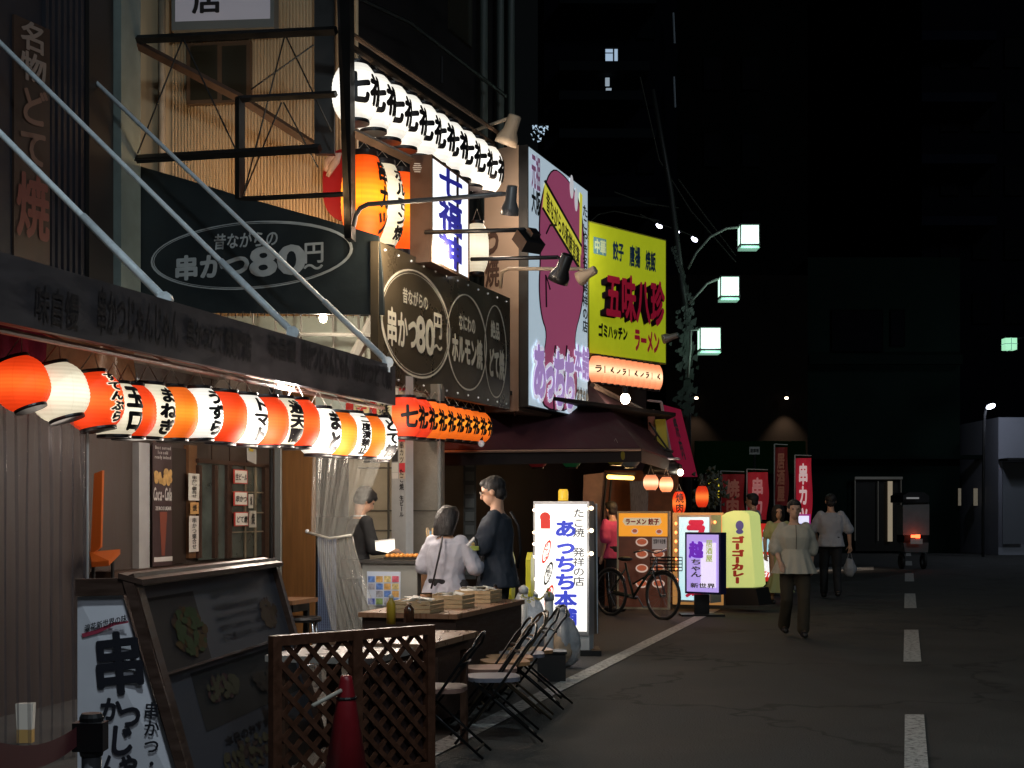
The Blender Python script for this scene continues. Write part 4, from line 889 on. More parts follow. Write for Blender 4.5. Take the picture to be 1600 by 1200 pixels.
# street pole with three green lamps
sp = thing('lamp_post', 'dark street pole with three square green white lanterns', 'street lamp', V((P(1078, 800, 28).x, 28, 0)))
part('pole', MB().tube([V((P(1074, 800, 28).x, 28, 0)), P(1072, 500, 28), P(1048, 300, 28), P(1020, 140, 28)], [.1, .08, .06, .04], 8), mat('pole_night', (.016, .018, .016), .5), sp, True)
for k, (x0, x1, y0, y1, ar) in enumerate(((1155, 1184, 354, 384, ((1075, 420), (1088, 395), (1110, 370), (1135, 357), (1155, 355))), (1124, 1153, 435, 464, ((1076, 475), (1090, 460), (1105, 443), (1124, 435))), (1092, 1124, 515, 546, ((1075, 590), (1079, 545), (1079, 516), (1093, 515))))):
    D = 28-k*.4; s_ = (x1-x0)/F*D; c = P((x0+x1)/2, (y0+y1)/2, D)
    ln = part('lantern', MB().box(c, (s_, s_, s_)), mat('green_white_glass', (.8, 1, .9), .4, em=1.35 if k != 1 else .8, emcol=(.62, 1., .78)), sp)
    m = MB()
    for sx in (-1, 1):
        for sy in (-1, 1): m.box(c+V((sx*s_/2, sy*s_/2, -.02)), (.022, .022, s_+.08))
    m.box(c+V((0, 0, s_/2+.015)), (s_+.03, s_+.03, .03)).box(c-V((0, 0, s_/2+.015)), (s_+.03, s_+.03, .03)); part('frame', m, BLK, ln)
    part('skirt', MB().box(c-V((0, 0, s_/2+.06)), (s_, s_, .045)), mat('green_skirt', (.3, .6, .45), .4, em=.3, emcol=(.5, 1, .75)), ln)
    part('arm', MB().tube([P(a, b_, D) for a, b_ in ar], .025, 6), mat('arm_grey', (.22, .25, .22), .5), sp, True)
    lamp('lantern_glow', c-V((0, .4, .3)), 9, (.7, 1, .85), .2)
m = MB()
for i in range(60):
    t = i/60; x = 1050+t*30+R_.uniform(-3, 3); y = 385+t*90; q = P(x, y, 27.8)
    m.quad(q, q+V((.05, 0, .02)), q+V((.06, .02, -.04)), q+V((.01, 0, -.05)))
for i in range(150):
    y = 480+R_.random()*170; x = 1070+R_.gauss(0, 7); q = P(x, y, 27.7); s_ = .04+R_.random()*.08
    m.quad(q, q+V((s_, .02, s_*.5)), q+V((s_*.8, .03, -s_)), q+V((-s_*.2, .0, -s_*.6)))
part('garland', m, mat('garland_leaf', (.02, .03, .024), .5), sp)
gl = block  # far green lamp
t = thing('street_lamp', 'small far square green lamp on the right', 'street lamp', V((P(1578, 800, 52).x, 52, 0)))
c = P(1577, 538, 52); part('lantern', MB().box(c, (.42, .42, .42)), mat('green_far', (.7, 1, .8), .4, em=.9, emcol=(.4, .9, .55)), t)
part('frame', MB().box(c, (.45, .45, .03)).box(c, (.03, .46, .45)).box(c, (.46, .03, .03)), mat('green_skirt', (.3, .6, .45)), t)
part('pole', MB().tube([c+V((.25, 0, .2)), c+V((1.1, 0, .3)), c+V((1.1, 0, -6)), V((c.x+1.1, 52, 0))], .05, 6), BLK, t)
# three LED lamps
for k, (x, y) in enumerate(((1030, 353), (1057, 361), (1085, 374))):
    t = thing('led_lamp', 'small bright white lamp, %s of three on the dark wire' % ('left', 'middle', 'right')[k], 'lamp', P(x, y, 30), group='small white lamps on the wire')
    part('lens', MB().ell(P(x, y, 30), (.075, .05, .045), Matrix.Rotation(.6, 3, 'Y')), mat('led_white', (1, 1, 1), .3, em=9, emcol=(.8, .8, 1)), t, True)
    part('housing', MB().ell(P(x, y-2, 30.05), (.11, .07, .06), Matrix.Rotation(.6, 3, 'Y')), BLK, t, True)
wr = MB()
for a in (((1000, 335), (1030, 350), (1058, 359), (1090, 372)), ((1060, 280), (1100, 335), (1150, 400)), ((918, 350), (935, 335), (960, 330), (1030, 345)), ((1000, 120), (1030, 250), (1080, 330), (1150, 410)), ((960, 300), (1010, 318), (1060, 325))): wr.tube([P(x, y, 29.5) for x, y in a], .012, 4)
solo('overhead_wires', wr, mat('wire_dark', (.06, .06, .05), .6), 'thin dark overhead wires sagging around the street pole', 'wires')
# ================================================================= FOREGROUND
# menu cabinet
O_ = P(205, 905, 6.6); rt_ = P(425, 878, 8.85); rt_.z = O_.z
mbf = Tilt(O_, rt_-O_, (.288, -.034, -1), (rt_-O_).length, 1.25)
if mbf.N.x < 0: mbf.N = -mbf.N
mc = thing('menu_stand', 'large slanted menu stand with dark food photo board and white lettered side', 'menu stand', V((-1.75, 7, 0)))
fr_m = mat('stand_frame_wood', (.055, .03, .022), .4, var=.35, vs=5, stretch=(1, 1, 6))
m = MB()
for a, b, c, d in ((-.03, -.02, .05, 1.25), (mbf.W-.04, -.02, mbf.W+.02, 1.25), (.05, -.02, mbf.W-.04, .035), (.05, .462, mbf.W-.04, .474)): m.frect(mbf, a, b, c, d, .03, .06)
part('frame', m, fr_m, mc)
part('hood', MB().prism([O_+V((-.05, -.04, .03)), rt_+V((-.05, 0, .03)), rt_+V((.07, 0, .0)), O_+V((.06, -.04, .0))], (0, 0, -.025)), fr_m, mc)
brd = part('board', MB().frect(mbf, .05, .04, mbf.W-.05, 1.25, .0, .02), mat('menu_board_face', (.05, .05, .062), .55), mc)
def food(u, v, a, b, cols, n, seed, lab):
    rr = random.Random(seed)
    for q, c_ in enumerate(cols):
        m = MB()
        for i in range(n*2):
            t_ = rr.random()*6.28; g_ = rr.random()**.5
            m.disc(mbf, u+a*g_*math.cos(t_), v+b*g_*math.sin(t_), rr.uniform(.015, .05), rr.uniform(.01, .028), .003+q*.002+i*.00004, 8)
        part('photo', m, mat('food_%d_%d_%d' % tuple(int(k*999) for k in c_), tuple(k*.45 for k in c_), .85), brd)
part('photo', MB().frect(mbf, .08, .1, .75, .46, .001), mat('photo_dark', (.018, .012, .012), .7), brd)
part('photo', MB().frect(mbf, .4, .5, mbf.W-.1, .8, .001), mat('photo_dark2', (.012, .011, .012), .7), brd)
food(.55, .3, .22, .12, ((.11, .045, .02), (.16, .075, .012), (.07, .10, .02)), 22, 3, '')
food(1.9, .3, .15, .08, ((.1, .035, .02), (.13, .07, .03)), 16, 5, '')
food(.8, .62, .25, .06, ((.1, .03, .03), (.11, .09, .04)), 20, 6, '')
food(1.6, .66, .3, .06, ((.09, .05, .04), (.05, .03, .02)), 20, 8, '')
food(.9, 1.0, .4, .08, ((.08, .03, .02), (.13, .1, .04)), 20, 9, '')
m = MB(); rr = random.Random(4)
put(m, '串かつ 盛り合わせ', 'h', lambda a, b: mbf.at(1.0+a, .1+b, .003), .9, .06, .02)
for j in range(4): put(m, ['牛肉 豚肉 海老 玉ねぎ', 'れんこん うずら ししとう', 'ほたて いか たこ なす', 'どて焼 ホルモン もち'][j], 'h', lambda a, b: mbf.at(1.0+a, .19+j*.055+b, .003), .8, .04, .01)
put(m, '本日のおすすめ', 'h', lambda a, b: mbf.at(.6+a, .86+b, .003), .9, .05, .02)
part('lettering', m, mat('menu_print', (.012, .012, .016), .4), brd)
fsd = Face(121, 6.62, 300, 6.56, 932, 1290)
part('side', MB().prism([P(121, 932, 6.6), P(192, 930, 6.6), P(300, 1285, 6.5), P(121, 1285, 6.6)], (0, .01, 0)), mat('side_white', (.75, .74, .82), .5, var=.05), mc)
part('side_frame', MB().prism([P(118, 905, 6.57), P(204, 903, 6.57), P(204, 930, 6.57), P(118, 932, 6.57)], (0, .03, 0)).prism([P(190, 903, 6.565), P(206, 903, 6.565), P(316, 1285, 6.47), P(299, 1285, 6.47)], (0, .03, 0)), fr_m, mc)
m = MB(); fs2 = Face(121, 6.598, 300, 6.498, 932, 1290)
put(m, '串', 'h', lambda a, b: fs2.at(*[q+w for q, w in zip(fs2.px(139, 990), (a+b*.1, b-a*.12))], .004), .27, .30, .03)
put(m, '浪花新世界の味', 'h', lambda a, b: fs2.at(fs2.px(133, 976)[0]+a, fs2.px(133, 976)[1]+b-a*.25, .006), .21, .035, .02)
for s_, x0, y0, x1, y1, o_ in (('か', 156, 1088, 192, 1128, .04), ('つ', 186, 1096, 222, 1140, .04), ('じ', 168, 1130, 212, 1182, .04), ('ゃ', 184, 1170, 220, 1212, .04), ('ん', 156, 1176, 186, 1226, .04), ('串かつ・どて焼', 225, 1096, 250, 1290, .02)): ftext(m, fs2, s_, x0, y0, x1, y1, 'v' if len(s_) > 1 else 'h', o_, .004, .08)
part('lettering', m, mat('soft_ink', (.02, .02, .03), .5), mc)
part('underline', MB().prism([fs2.at(*fs2.px(x, y), .004) for x, y in ((128, 990), (150, 984), (178, 972), (201, 970), (201, 973), (180, 977), (152, 990), (130, 996))], (0, .002, 0)), mat('brush_red', (.45, .05, .1), .6), mc)
# barrier
bp_ = V(((143-800)/F*3.5, 3.5, 0)); bt = thing('belt_barrier', 'grey barrier post with a dark red retractable belt', 'barrier', bp_)
part('post', MB().lathe(bp_, [(.024, .0), (.024, .86)], 16), mat('post_grey', (.22, .22, .24), .3, .6), bt, True)
part('base', MB().lathe(bp_, [(.17, 0), (.17, .015), (.05, .04)], 24), BLK, bt, True)
part('head', MB().lathe(bp_, [(.027, .85), (.029, .86), (.029, .945), (.024, .955)], 16).box(bp_+V((0, -.01, .9)), (.075, .05, .07)), mat('head_black', (.02, .018, .02), .4), bt)
q0, q1 = bp_+V((-.03, -.01, .925)), P(-40, 1150, 2.3)
m = MB(); L_ = []
for i in range(13):
    t = i/12; p = q0.lerp(q1, t)-V((0, 0, .03*math.sin(math.pi*t))); L_ += [p, p-V((0, -.004*math.sin(t*5), .048))]
m.add(L_, [(2*i, 2*i+1, 2*i+3, 2*i+2) for i in range(12)]); m.flat = True
part('belt', m, mat('belt_red', (.12, .008, .015), .7), bt)
bn = thing('beer_banner', 'blurred white and yellow pillar sign behind the clear curtain', 'sign', P(36, 1290, 8.9))
part('top', MB().prism([P(24, 1100, 8.9), P(52, 1099, 8.9), P(50, 1140, 8.9), P(26, 1140, 8.9)], (0, .05, 0)), mat('banner_white', (.7, .68, .62), .5, em=.12), bn)
part('body', MB().prism([P(26, 1140, 8.9), P(50, 1140, 8.9), P(48, 1290, 8.9), P(27, 1290, 8.9)], (0, .05, 0)), mat('banner_yellow', (.6, .38, .12), .5, em=.08), bn)

# lattice fence
lt = thing('lattice_fence', 'dark brown wooden lattice fence around the terrace tables', 'fence', P(560, 1220, 7.4)*1)
fl2 = Face(425, 6.95, 678, 7.65, 994, 1300); fl2.H = fl2.O.z-.05
red_wood = mat('reddish_stained_wood', (.075, .028, .014), .45, var=.4, vs=6, stretch=(3, 3, 3), bump=.15)
m = MB(); W_, H_ = fl2.W, fl2.H
for a, b, c, d in ((0, 0, W_, .05), (0, H_-.06, W_, H_), (0, .05, .05, H_-.06), (W_-.05, .05, W_, H_-.06), (W_*.5-.03, .05, W_*.5+.03, H_-.06)): m.frect(fl2, a, b, c, d, .012, .045)
part('frame', m, red_wood, lt)
for sg in (0, 1):
    m = MB(); c = -H_ if not sg else 0; hw = .0135
    while c < W_+H_:
        pts = []
        for t in (0, 1):
            # line u = c + v (sg 0) or u = c - v (sg 1), clipped to the panel
            pass
        v0, v1 = (max(.04, .04-c), min(H_-.05, W_-.04-c)) if not sg else (max(.04, c-W_+.04), min(H_-.05, c-.04))
        if v1-v0 > .06:
            u0, u1 = (c+v0, c+v1) if not sg else (c-v0, c-v1)
            m.prism([fl2.at(u0-hw*1.4, v0, -.003-.009*sg), fl2.at(u0+hw*1.4, v0, -.003-.009*sg), fl2.at(u1+hw*1.4, v1, -.003-.009*sg), fl2.at(u1-hw*1.4, v1, -.003-.009*sg)], -fl2.N*.008)
        c += .118
    part('slats', m, red_wood, lt)
part('board', MB().rpx(fl2, 585, 1036, 672, 1290, -.035, .01), mat('dark_board', (.03, .012, .01), .6), lt)
# cone
cp_ = V(((541-800)/F*6.5, 6.5, 0)); cn_ = thing('traffic_cone', 'dark red traffic cone before the lattice fence', 'cone', cp_)
part('body', MB().lathe(cp_, [(.135, .03), (.03, .68), (.026, .7), (.012, .705)], 24), mat('cone_red', (.22, .008, .014), .4, var=.15), cn_, True)
part('base', MB().box(cp_+V((0, 0, .015)), (.38, .38, .03)), mat('cone_base', (.2, .01, .015), .5), cn_)
cb = thing('cone_bar', 'pale bar hooked from the cone tip toward the menu stand', 'bar', P(530, 1080, 6.55))
part('bar', MB().tube([P(533, 1079, 6.47), P(488, 1103, 6.35)], .010, 8), mat('bar_pale', (.45, .42, .36), .5), cb, True)
part('ring', MB().tube([cp_+V((.042*math.cos(a*.5236), .042*math.sin(a*.5236), .60)) for a in range(12)], .008, 6, True), BLK, cb)

# tables
def rotd(v): return AD*v[0]-ND*v[1]
def table(label, c, L, W, z, topm, bodym, solid=False, grp=None):
    t = thing('table', label, 'table', c, group=grp)
    A = AD; S = -ND
    def bxx(m, a0, a1, s0, s1, z0, z1):
        m.prism([c+A*a0+S*s0+UP*z0, c+A*a1+S*s0+UP*z0, c+A*a1+S*s1+UP*z0, c+A*a0+S*s1+UP*z0], UP*(z1-z0)); return m
    part('tabletop', bxx(MB(), -L/2, L/2, -W/2, W/2, z-.035, z), topm, t)
    if solid:
        for s0 in (-W/2+.02, W/2-.045): part('side_panel', bxx(MB(), -L/2+.03, L/2-.03, s0, s0+.025, .06, z-.035), bodym, t)
        for a0 in (-L/2+.03, L/2-.055): part('end_panel', bxx(MB(), a0, a0+.025, -W/2+.046, W/2-.046, .06, z-.035), bodym, t)
    else:
        for a0 in (-L/2+.06, L/2-.1):
            for s0 in (-W/2+.05, W/2-.09): part('leg', bxx(MB(), a0, a0+.04, s0, s0+.04, 0, z-.035), bodym, t)
        part('rail', bxx(MB(), -L/2+.1, L/2-.1, W/2-.06, W/2-.04, z-.1, z-.035), bodym, t)
    return t
ttop = mat('table_top_wood', (.24, .13, .075), .32, var=.25, vs=4, stretch=(8, 1, 1)); tbody = mat('table_dark_wood', (.07, .032, .018), .5, var=.3)
tgrey = mat('grey_laminate', (.34, .3, .27), .3, var=.15)
table('brown terrace table behind the right end of the lattice fence', V((-.66, 8.6, 0)), .95, .66, .70, ttop, tbody)
table('grey topped terrace table nearest the lattice fence', V((-.92, 7.95, 0)), .8, .62, .68, tgrey, tbody, grp=None)
table('long boxed table with bamboo crates in front of the customers', V((-.50, 10.95, 0)), 1.75, .75, .73, ttop, wood_dark, True)
table('boxed brown side table right of the grey terrace table', V((-.66, 9.75, 0)), .6, .55, .62, tbody, wood_dark, True)
table('small wooden table before the brown door panel', V((-2.15, 12.6, 0))-V((-.12, .9, 0)), .5, .72, .74, wood_brown, BLK)
# folding stool frame under it
sfm = thing('stool', 'chrome legged stool under the small wooden table', 'stool', V((-1.72, 11.6, 0)))
c = V((-1.72, 11.6, 0)); m = MB()
chrome = mat('chrome_tube', (.55, .56, .58), .22, .9)
part('frame', MB().tube([c+V((-.13, 0, .02)), c+V((-.09, 0, .55)), c+V((.09, 0, .55)), c+V((.13, 0, .02))], .012).tube([c+V((-.12, 0, .2)), c+V((.12, 0, .2))], .01).tube([c+V((-.13, .22, .02)), c+V((-.09, .18, .55)), c+V((.09, .18, .55)), c+V((.13, .22, .02))], .012), chrome, sfm, True)
part('seat', MB().lathe(c+V((0, .09, .55)), [(.15, 0), (.16, .02), (.15, .04)], 20), BLK, sfm)
# chairs
def make_chair(label, loc, rz, tube_m, seat_m):
    t = thing('folding_chair', label, 'chair', (0, 0, 0), 0, 'folding chairs along the terrace')
    w_ = .19; m = MB()
    arch = [V((-w_, .30, .012)), V((-w_, -.02, .42)), V((-w_*.98, -.2, .68))]+[V((-w_*math.cos(a), -.2-.055*math.sin(a)-.02, .68+.12*math.sin(a))) for a in [i*math.pi/10 for i in range(1, 10)]]+[V((w_*.98, -.2, .68)), V((w_, -.02, .42)), V((w_, .30, .012))]
    part('back_frame', m.tube(arch, .0095, 8), tube_m, t, True)
    part('leg_frame', MB().tube([V((-w_*.86, -.30, .012)), V((-w_*.86, .17, .42)), V((w_*.86, .17, .42)), V((w_*.86, -.30, .012))], .0095, 8), tube_m, t, True)
    part('stretcher', MB().tube([V((-w_, .24, .10)), V((w_, .24, .10))], .009, 6).tube([V((-w_*.86, -.25, .055)), V((w_*.86, -.25, .055))], .009, 6), tube_m, t, True)
    part('backrest', MB().tube([V((-w_, -.17, .63)), V((0, -.20, .635)), V((w_, -.17, .63))], .010, 6).prism([V((-w_+.02, -.20, .66)), V((w_-.02, -.20, .66)), V((w_-.04, -.235, .76)), V((-w_+.04, -.235, .76))], (0, -.004, 0)) if False else MB().tube([V((-w_, -.155, .60)), V((0, -.175, .605)), V((w_, -.155, .60))], .010, 6), tube_m, t, True)
    pr = [V((.185*math.copysign(abs(math.cos(a))**.6, math.cos(a)), .02+.18*math.copysign(abs(math.sin(a))**.6, math.sin(a)), .42)) for a in [i*math.pi/12 for i in range(24)]]
    part('seat', MB().prism(pr, (0, 0, .028)), seat_m, t)
    t.location = loc; t.rotation_euler = (0, 0, rz); t.scale = (.92, .92, .92)
    return t
blt = mat('black_tube', (.012, .012, .013), .3, .4); brz = mat('bronze_tube', (.12, .09, .06), .3, .6)
seat_g = mat('grey_vinyl_seat', (.17, .17, .21), .4); seat_o = mat('ply_seat', (.42, .22, .1), .4, var=.15); seat_p = mat('pink_brown_seat', (.26, .15, .12), .45)
chs = ((-.10, 9.0, 97, blt, seat_g, 'black folding chair with grey seat, nearest to the roadway'), (-.42, 8.45, 82, blt, seat_p, 'dark folding chair half hidden by the lattice fence, brown seat'),
       (-.12, 9.5, 99, blt, seat_p, 'folding chair with dull brown seat just behind the nearest black one'), (-.03, 9.92, 103, brz, seat_o, 'bronze folding chair with light plywood seat, nearer of the plywood pair'),
       (.0, 10.2, 98, brz, seat_o, 'bronze folding chair with light plywood seat, farther of the plywood pair'), (.15, 10.75, 104, blt, seat_o, 'black folding chair, farthest in the row before the plastic bags'), (.09, 10.47, 94, blt, seat_g, 'black folding chair just before the farthest one'))
for k, (x, y, rz, a, b, lab) in enumerate(chs): make_chair(lab, (x, y, .004), math.radians(rz), a, b)

# crates, bottles
bamb = mat('bamboo_weave', (.5, .36, .2), .6, var=.2, vs=25, bump=.3, bs=120); paperw = mat('paper_napkin', (.7, .68, .62), .8, bump=.6, bs=25)
def crate(label, c, L, W, Hh):
    t = thing('crate', label, 'crate', c, group='bamboo crates on the boxed table'); A, S = AD, -ND
    def bb(m, a0, a1, s0, s1, z0, z1): return m.prism([c+A*a0+S*s0+UP*z0, c+A*a1+S*s0+UP*z0, c+A*a1+S*s1+UP*z0, c+A*a0+S*s1+UP*z0], UP*(z1-z0))
    part('bottom', bb(MB(), -L/2+.012, L/2-.012, -W/2+.012, W/2-.012, 0, .01), bamb, t)
    for s0 in (-W/2, W/2-.012):
        m = MB()
        for q in range(3): bb(m, -L/2, L/2, s0, s0+.011, q*Hh/3+.002, (q+1)*Hh/3-.004)
        part('side', m, bamb, t)
    for a0 in (-L/2+.001, L/2-.013):
        m = MB()
        for q in range(3): bb(m, a0, a0+.012, -W/2+.012, W/2-.012, q*Hh/3+.002, (q+1)*Hh/3-.004)
        part('end', m, bamb, t)
    rr = random.Random(label); m = MB()
    for i in range(14):
        p = c+A*rr.uniform(-L/2+.05, L/2-.05)+S*rr.uniform(-W/2+.05, W/2-.05)+UP*rr.uniform(Hh*.7, Hh+.012)
        a = rr.uniform(0, 3); d = V((math.cos(a), math.sin(a), rr.uniform(-.2, .2)))*.05; e_ = V((-math.sin(a), math.cos(a), rr.uniform(-.3, .3)))*.035
        m.prism([p-d-e_, p+d-e_, p+d+e_, p-d+e_], (0, 0, .004))
    part('napkins', m, paperw, t)
crate('bamboo crate of napkins, nearest and lowest one left of the row', V((-.93, 9.95, 0))*1+V((.25, .3, .73)), .3, .3, .09)
crate('bamboo crate of napkins, middle one in front of the long haired customer', V((-.47, 10.75, .73)), .3, .3, .10)
crate('bamboo crate of napkins, farthest one below the man in navy', V((-.27, 11.4, .73)), .32, .3, .10)
def bottle(label, c, h_, r, bm2, capm, grp='sauce bottles on the terrace', cat='bottle'):
    t = thing('bottle', label, cat, c, group=grp)
    part('body', MB().lathe(c, [(r, 0), (r, h_*.7), (r*.5, h_*.84), (r*.45, h_*.9)], 14), bm2, t, True)
    part('cap', MB().lathe(c+UP*h_*.9, [(r*.55, 0), (r*.5, h_*.08), (r*.2, h_*.12)], 10), capm, t)
ysm = mat('mustard', (.5, .33, .03), .35); brm = mat('sauce_brown', (.07, .03, .015), .2); wcap = mat('white_cap', (.7, .7, .68), .4)
bottle('yellow sauce bottle with white cap in front of the tied curtain', V(P(611, 975, 9.3))*1, .19, .03, ysm, wcap)
bottle('dark brown sauce bottle beside the nearest crate', P(639, 972, 9.6), .13, .035, brm, mat('tan_cap', (.4, .25, .15), .5))
bottle('dark sauce bottle beside the farthest crate', P(774, 938, 11.6), .13, .03, brm, BLK)
bottle('small pale shaker beside the dark sauce bottle', P(762, 938, 11.4), .11, .03, mat('shaker', (.5, .42, .3), .4), wcap)
wc = thing('wooden_cup', 'brown wooden cup left of the middle crate', 'cup', P(666, 952, 10.4)); part('cup', MB().lathe(P(666, 952, 10.4), [(.04, 0), (.045, .12), (.038, .12), (.035, .02)], 14, None, True), mat('cup_brown', (.28, .12, .04), .5), wc, True)
part('rim', MB().lathe(P(666, 952, 10.4)+UP*.12, [(.046, -.006), (.047, 0), (.037, 0)], 14, None, False), BLK, wc)

# ---- griddle counter
gc = thing('counter', 'grey griddle counter with a picture poster on its front', 'counter', V((-1.05, 12.9, 0)))
fg = Face(566, 12.75, 652, 12.6, 873, 1050); fg.O.z = 1.02; fg.H = 1.02; gmt = mat('counter_grey', (.28, .28, .26), .5, .2, var=.15, vs=3)
part('body', MB().frect(fg, 0, .03, fg.W, fg.H, 0, .6), gmt, gc)
part('top', MB().frect(fg, -.02, 0, fg.W+.02, .03, .03, .68), mat('counter_top', (.12, .115, .11), .3, .6), gc)
pw = part('poster', MB().rpx(fg, 574, 893, 626, 946, .01, .008), mat('poster_blueish', (.5, .56, .68), .5), gc)
cc = [(.1, .2, .5), (.5, .1, .15), (.2, .3, .1), (.5, .3, .1), (.1, .15, .35), (.3, .3, .35), (.55, .45, .2), (.05, .1, .45)]
for j in range(4):
    for i in range(4):
        if (i, j) in ((0, 2),): continue
        x, y = 576+i*12.5, 900+j*11.6; part('photo', MB().rpx(fg, x, y, x+10.5, y+9.5, .014), mat('snap%d' % ((i*3+j*5) % 8), cc[(i*3+j*5) % 8], .4, var=.5, vs=30), pw)
gd = thing('griddle', 'hot griddle tray filled with golden takoyaki balls', 'griddle', P(618, 873, 12.85))
g0 = fg.at(fg.px(622, 873)[0], 0, -.22); g0.z = 1.022
part('plate', MB().box(g0+V((0, 0, .012)), (.40, .26, .022)), mat('iron_plate', (.03, .025, .02), .4, .7), gd)
m = MB()
for i in range(9):
    for j in range(5): m.ell(g0+V((-.17+i*.042, -.09+j*.045, .035)), (.019, .019, .018), None, 8, 5)
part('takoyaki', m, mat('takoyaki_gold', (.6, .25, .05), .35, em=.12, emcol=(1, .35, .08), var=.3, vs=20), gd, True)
wt = thing('white_box', 'brightly lit white foam tray above the griddle', 'tray', P(602, 862, 13.0))
part('tray', MB().prism([P(586, 846, 13), P(616, 842, 13.1), P(617, 858, 12.9), P(606, 864, 12.8), P(587, 860, 12.9)], (0, .04, 0)), mat('foam_painted_glow', (.8, .8, .78), .6, em=.35, emcol=(1, .95, .85)), wt)  # brightness of the lit tray painted in as emission
part('lip', MB().tube([P(586, 846, 12.98), P(616, 842, 13.08)], .006, 6), WHITE, wt)
l = lamp('stall_light', V((-1.15, 13.0, 2.05)), 13, (1, .88, .7), .12)
sl = thing('stall_lamp', 'small cylindrical lamp hidden above the griddle', 'lamp', V((-1.15, 13.0, 2.2))); part('shade', MB().lathe(V((-1.15, 13.0, 2.2)), [(.08, 0), (.05, .12), (.02, .16)], 14), BLK, sl); part('cord', MB().tube([V((-1.15, 13.0, 2.36)), V((-1.15, 13.0, 2.66))], .006), BLK, sl)
# condiments and side counter
sc_ = thing('side_counter', 'brown wooden side counter between griddle and customers', 'counter', V((-.75, 12.75, 0)))
part('body', MB().box(V((-.72, 12.8, .48)), (.16, .55, .96)), wood_brown, sc_); part('top', MB().box(V((-.72, 12.8, .975)), (.24, .6, .03)), mat('counter_top', (.12, .11, .1)), sc_)
for k, (x, c_, h_, lab) in enumerate(((-.79, (.5, .35, .08), .16, 'yellow squeeze bottle, left one on the side counter'), (-.74, (.6, .55, .45), .2, 'tall cream shaker on the side counter'), (-.68, (.55, .3, .25), .15, 'pinkish sauce pot on the side counter'))):
    bottle(lab, V((x, 12.68+.03*k, .992)), h_, .027, mat('cond%d' % k, c_, .4), wcap, 'condiments on the side counter')
ck = thing('skewer_cup', 'clear cup of bamboo skewers and blue picks on the side counter', 'cup', V((-.73, 12.85, .992)))
part('cup', MB().lathe(V((-.73, 12.85, .992)), [(.035, 0), (.042, .2)], 14), mat('cup_clear', (.6, .5, .35), .3), ck, True)
m = MB(); m2 = MB()
for i in range(14):
    a = R_.random()*6.28; r = .025; (m if i % 3 else m2).tube([V((-.73, 12.85, 1.0)), V((-.73+r*math.cos(a)*2, 12.85+r*math.sin(a)*2, 1.27+R_.random()*.04))], .004, 4)
part('skewers', m, mat('skewer', (.6, .42, .22), .6), ck); part('picks', m2, mat('pick_blue', (.05, .3, .6), .4), ck)

# posts with chain and yellow pointed boards
for k, (x, D, yt_, yb_) in enumerate(((802, 12.9, 862, 936), (832, 13.5, 863, 932))):
    c = V(((x-800)/F*D, D, 0)); t = thing('pointed_board', ('yellow pointed board on a white leg, left one of the pair', 'yellow pointed board on a white leg, right one by the light box')[k], 'board', c, group='yellow pointed boards')
    zt_, zb_ = P(x, yt_, D).z, P(x, yb_, D).z; h_ = zt_-zb_
    prof = [V((-.055, 0, zb_+.04)), V((-.03, 0, zb_)), V((.03, 0, zb_)), V((.055, 0, zb_+.05)), V((.055, 0, zt_-.07)), V((0, 0, zt_)), V((-.055, 0, zt_-.07))]
    Rz = Matrix.Rotation(math.radians(72), 3, 'Z')
    part('board', MB().prism([Rz @ p+V((c.x, c.y, 0)) for p in prof], Rz @ V((0, .05, 0))), mat('sign_yellow', (.55, .5, .02), .45, em=.06, emcol=(.9, .85, .05)), t)
    part('leg', MB().box(V((c.x, c.y+.02, zb_/2)), (.05, .05, zb_)), WHITE, t)
for k, (x, D, yt_) in enumerate(((818, 13.2, 914), (858, 12.6, 924), (790, 13.1, 934))):
    c = V(((x-800)/F*D, D, 0)); zt_ = P(x, yt_, D).z
    t = thing('chain_post', 'white plastic chain post, %s' % ('between the two yellow pointed boards', 'in front of the takoyaki light box', 'at the table end left of the yellow boards')[k], 'post', c, group='white chain posts')
    part('tube', MB().lathe(c, [(.04, 0), (.038, zt_-.08)], 14), WHITE, t, True)
    part('cap', MB().lathe(c+UP*(zt_-.08), [(.045, 0), (.045, .05), (.02, .075), (.0, .08)], 14), mat('cap_grey', (.45, .47, .5), .4), t, True)
m = MB()
cps = [P(792, 945, 13.0), P(818, 928, 13.15), P(835, 934, 13.2), P(858, 918, 12.55), P(858, 926, 12.5)]
for a, b in zip(cps, cps[1:]):
    n = max(2, int((b-a).length/.035))
    for i in range(n):
        p = a.lerp(b, (i+.5)/n)-V((0, 0, .05*math.sin(math.pi*(i+.5)/n))); d = (b-a).normalized(); o_ = UP if i % 2 else d.cross(UP)
        m.tube([p+d*.02*math.cos(q*1.0472)+o_*.01*math.sin(q*1.0472) for q in range(6)], .004, 4, True)
solo('chain', m, mat('chain_yellow', (.55, .5, .03), .5), 'yellow plastic chain slung between the white posts', 'chain')
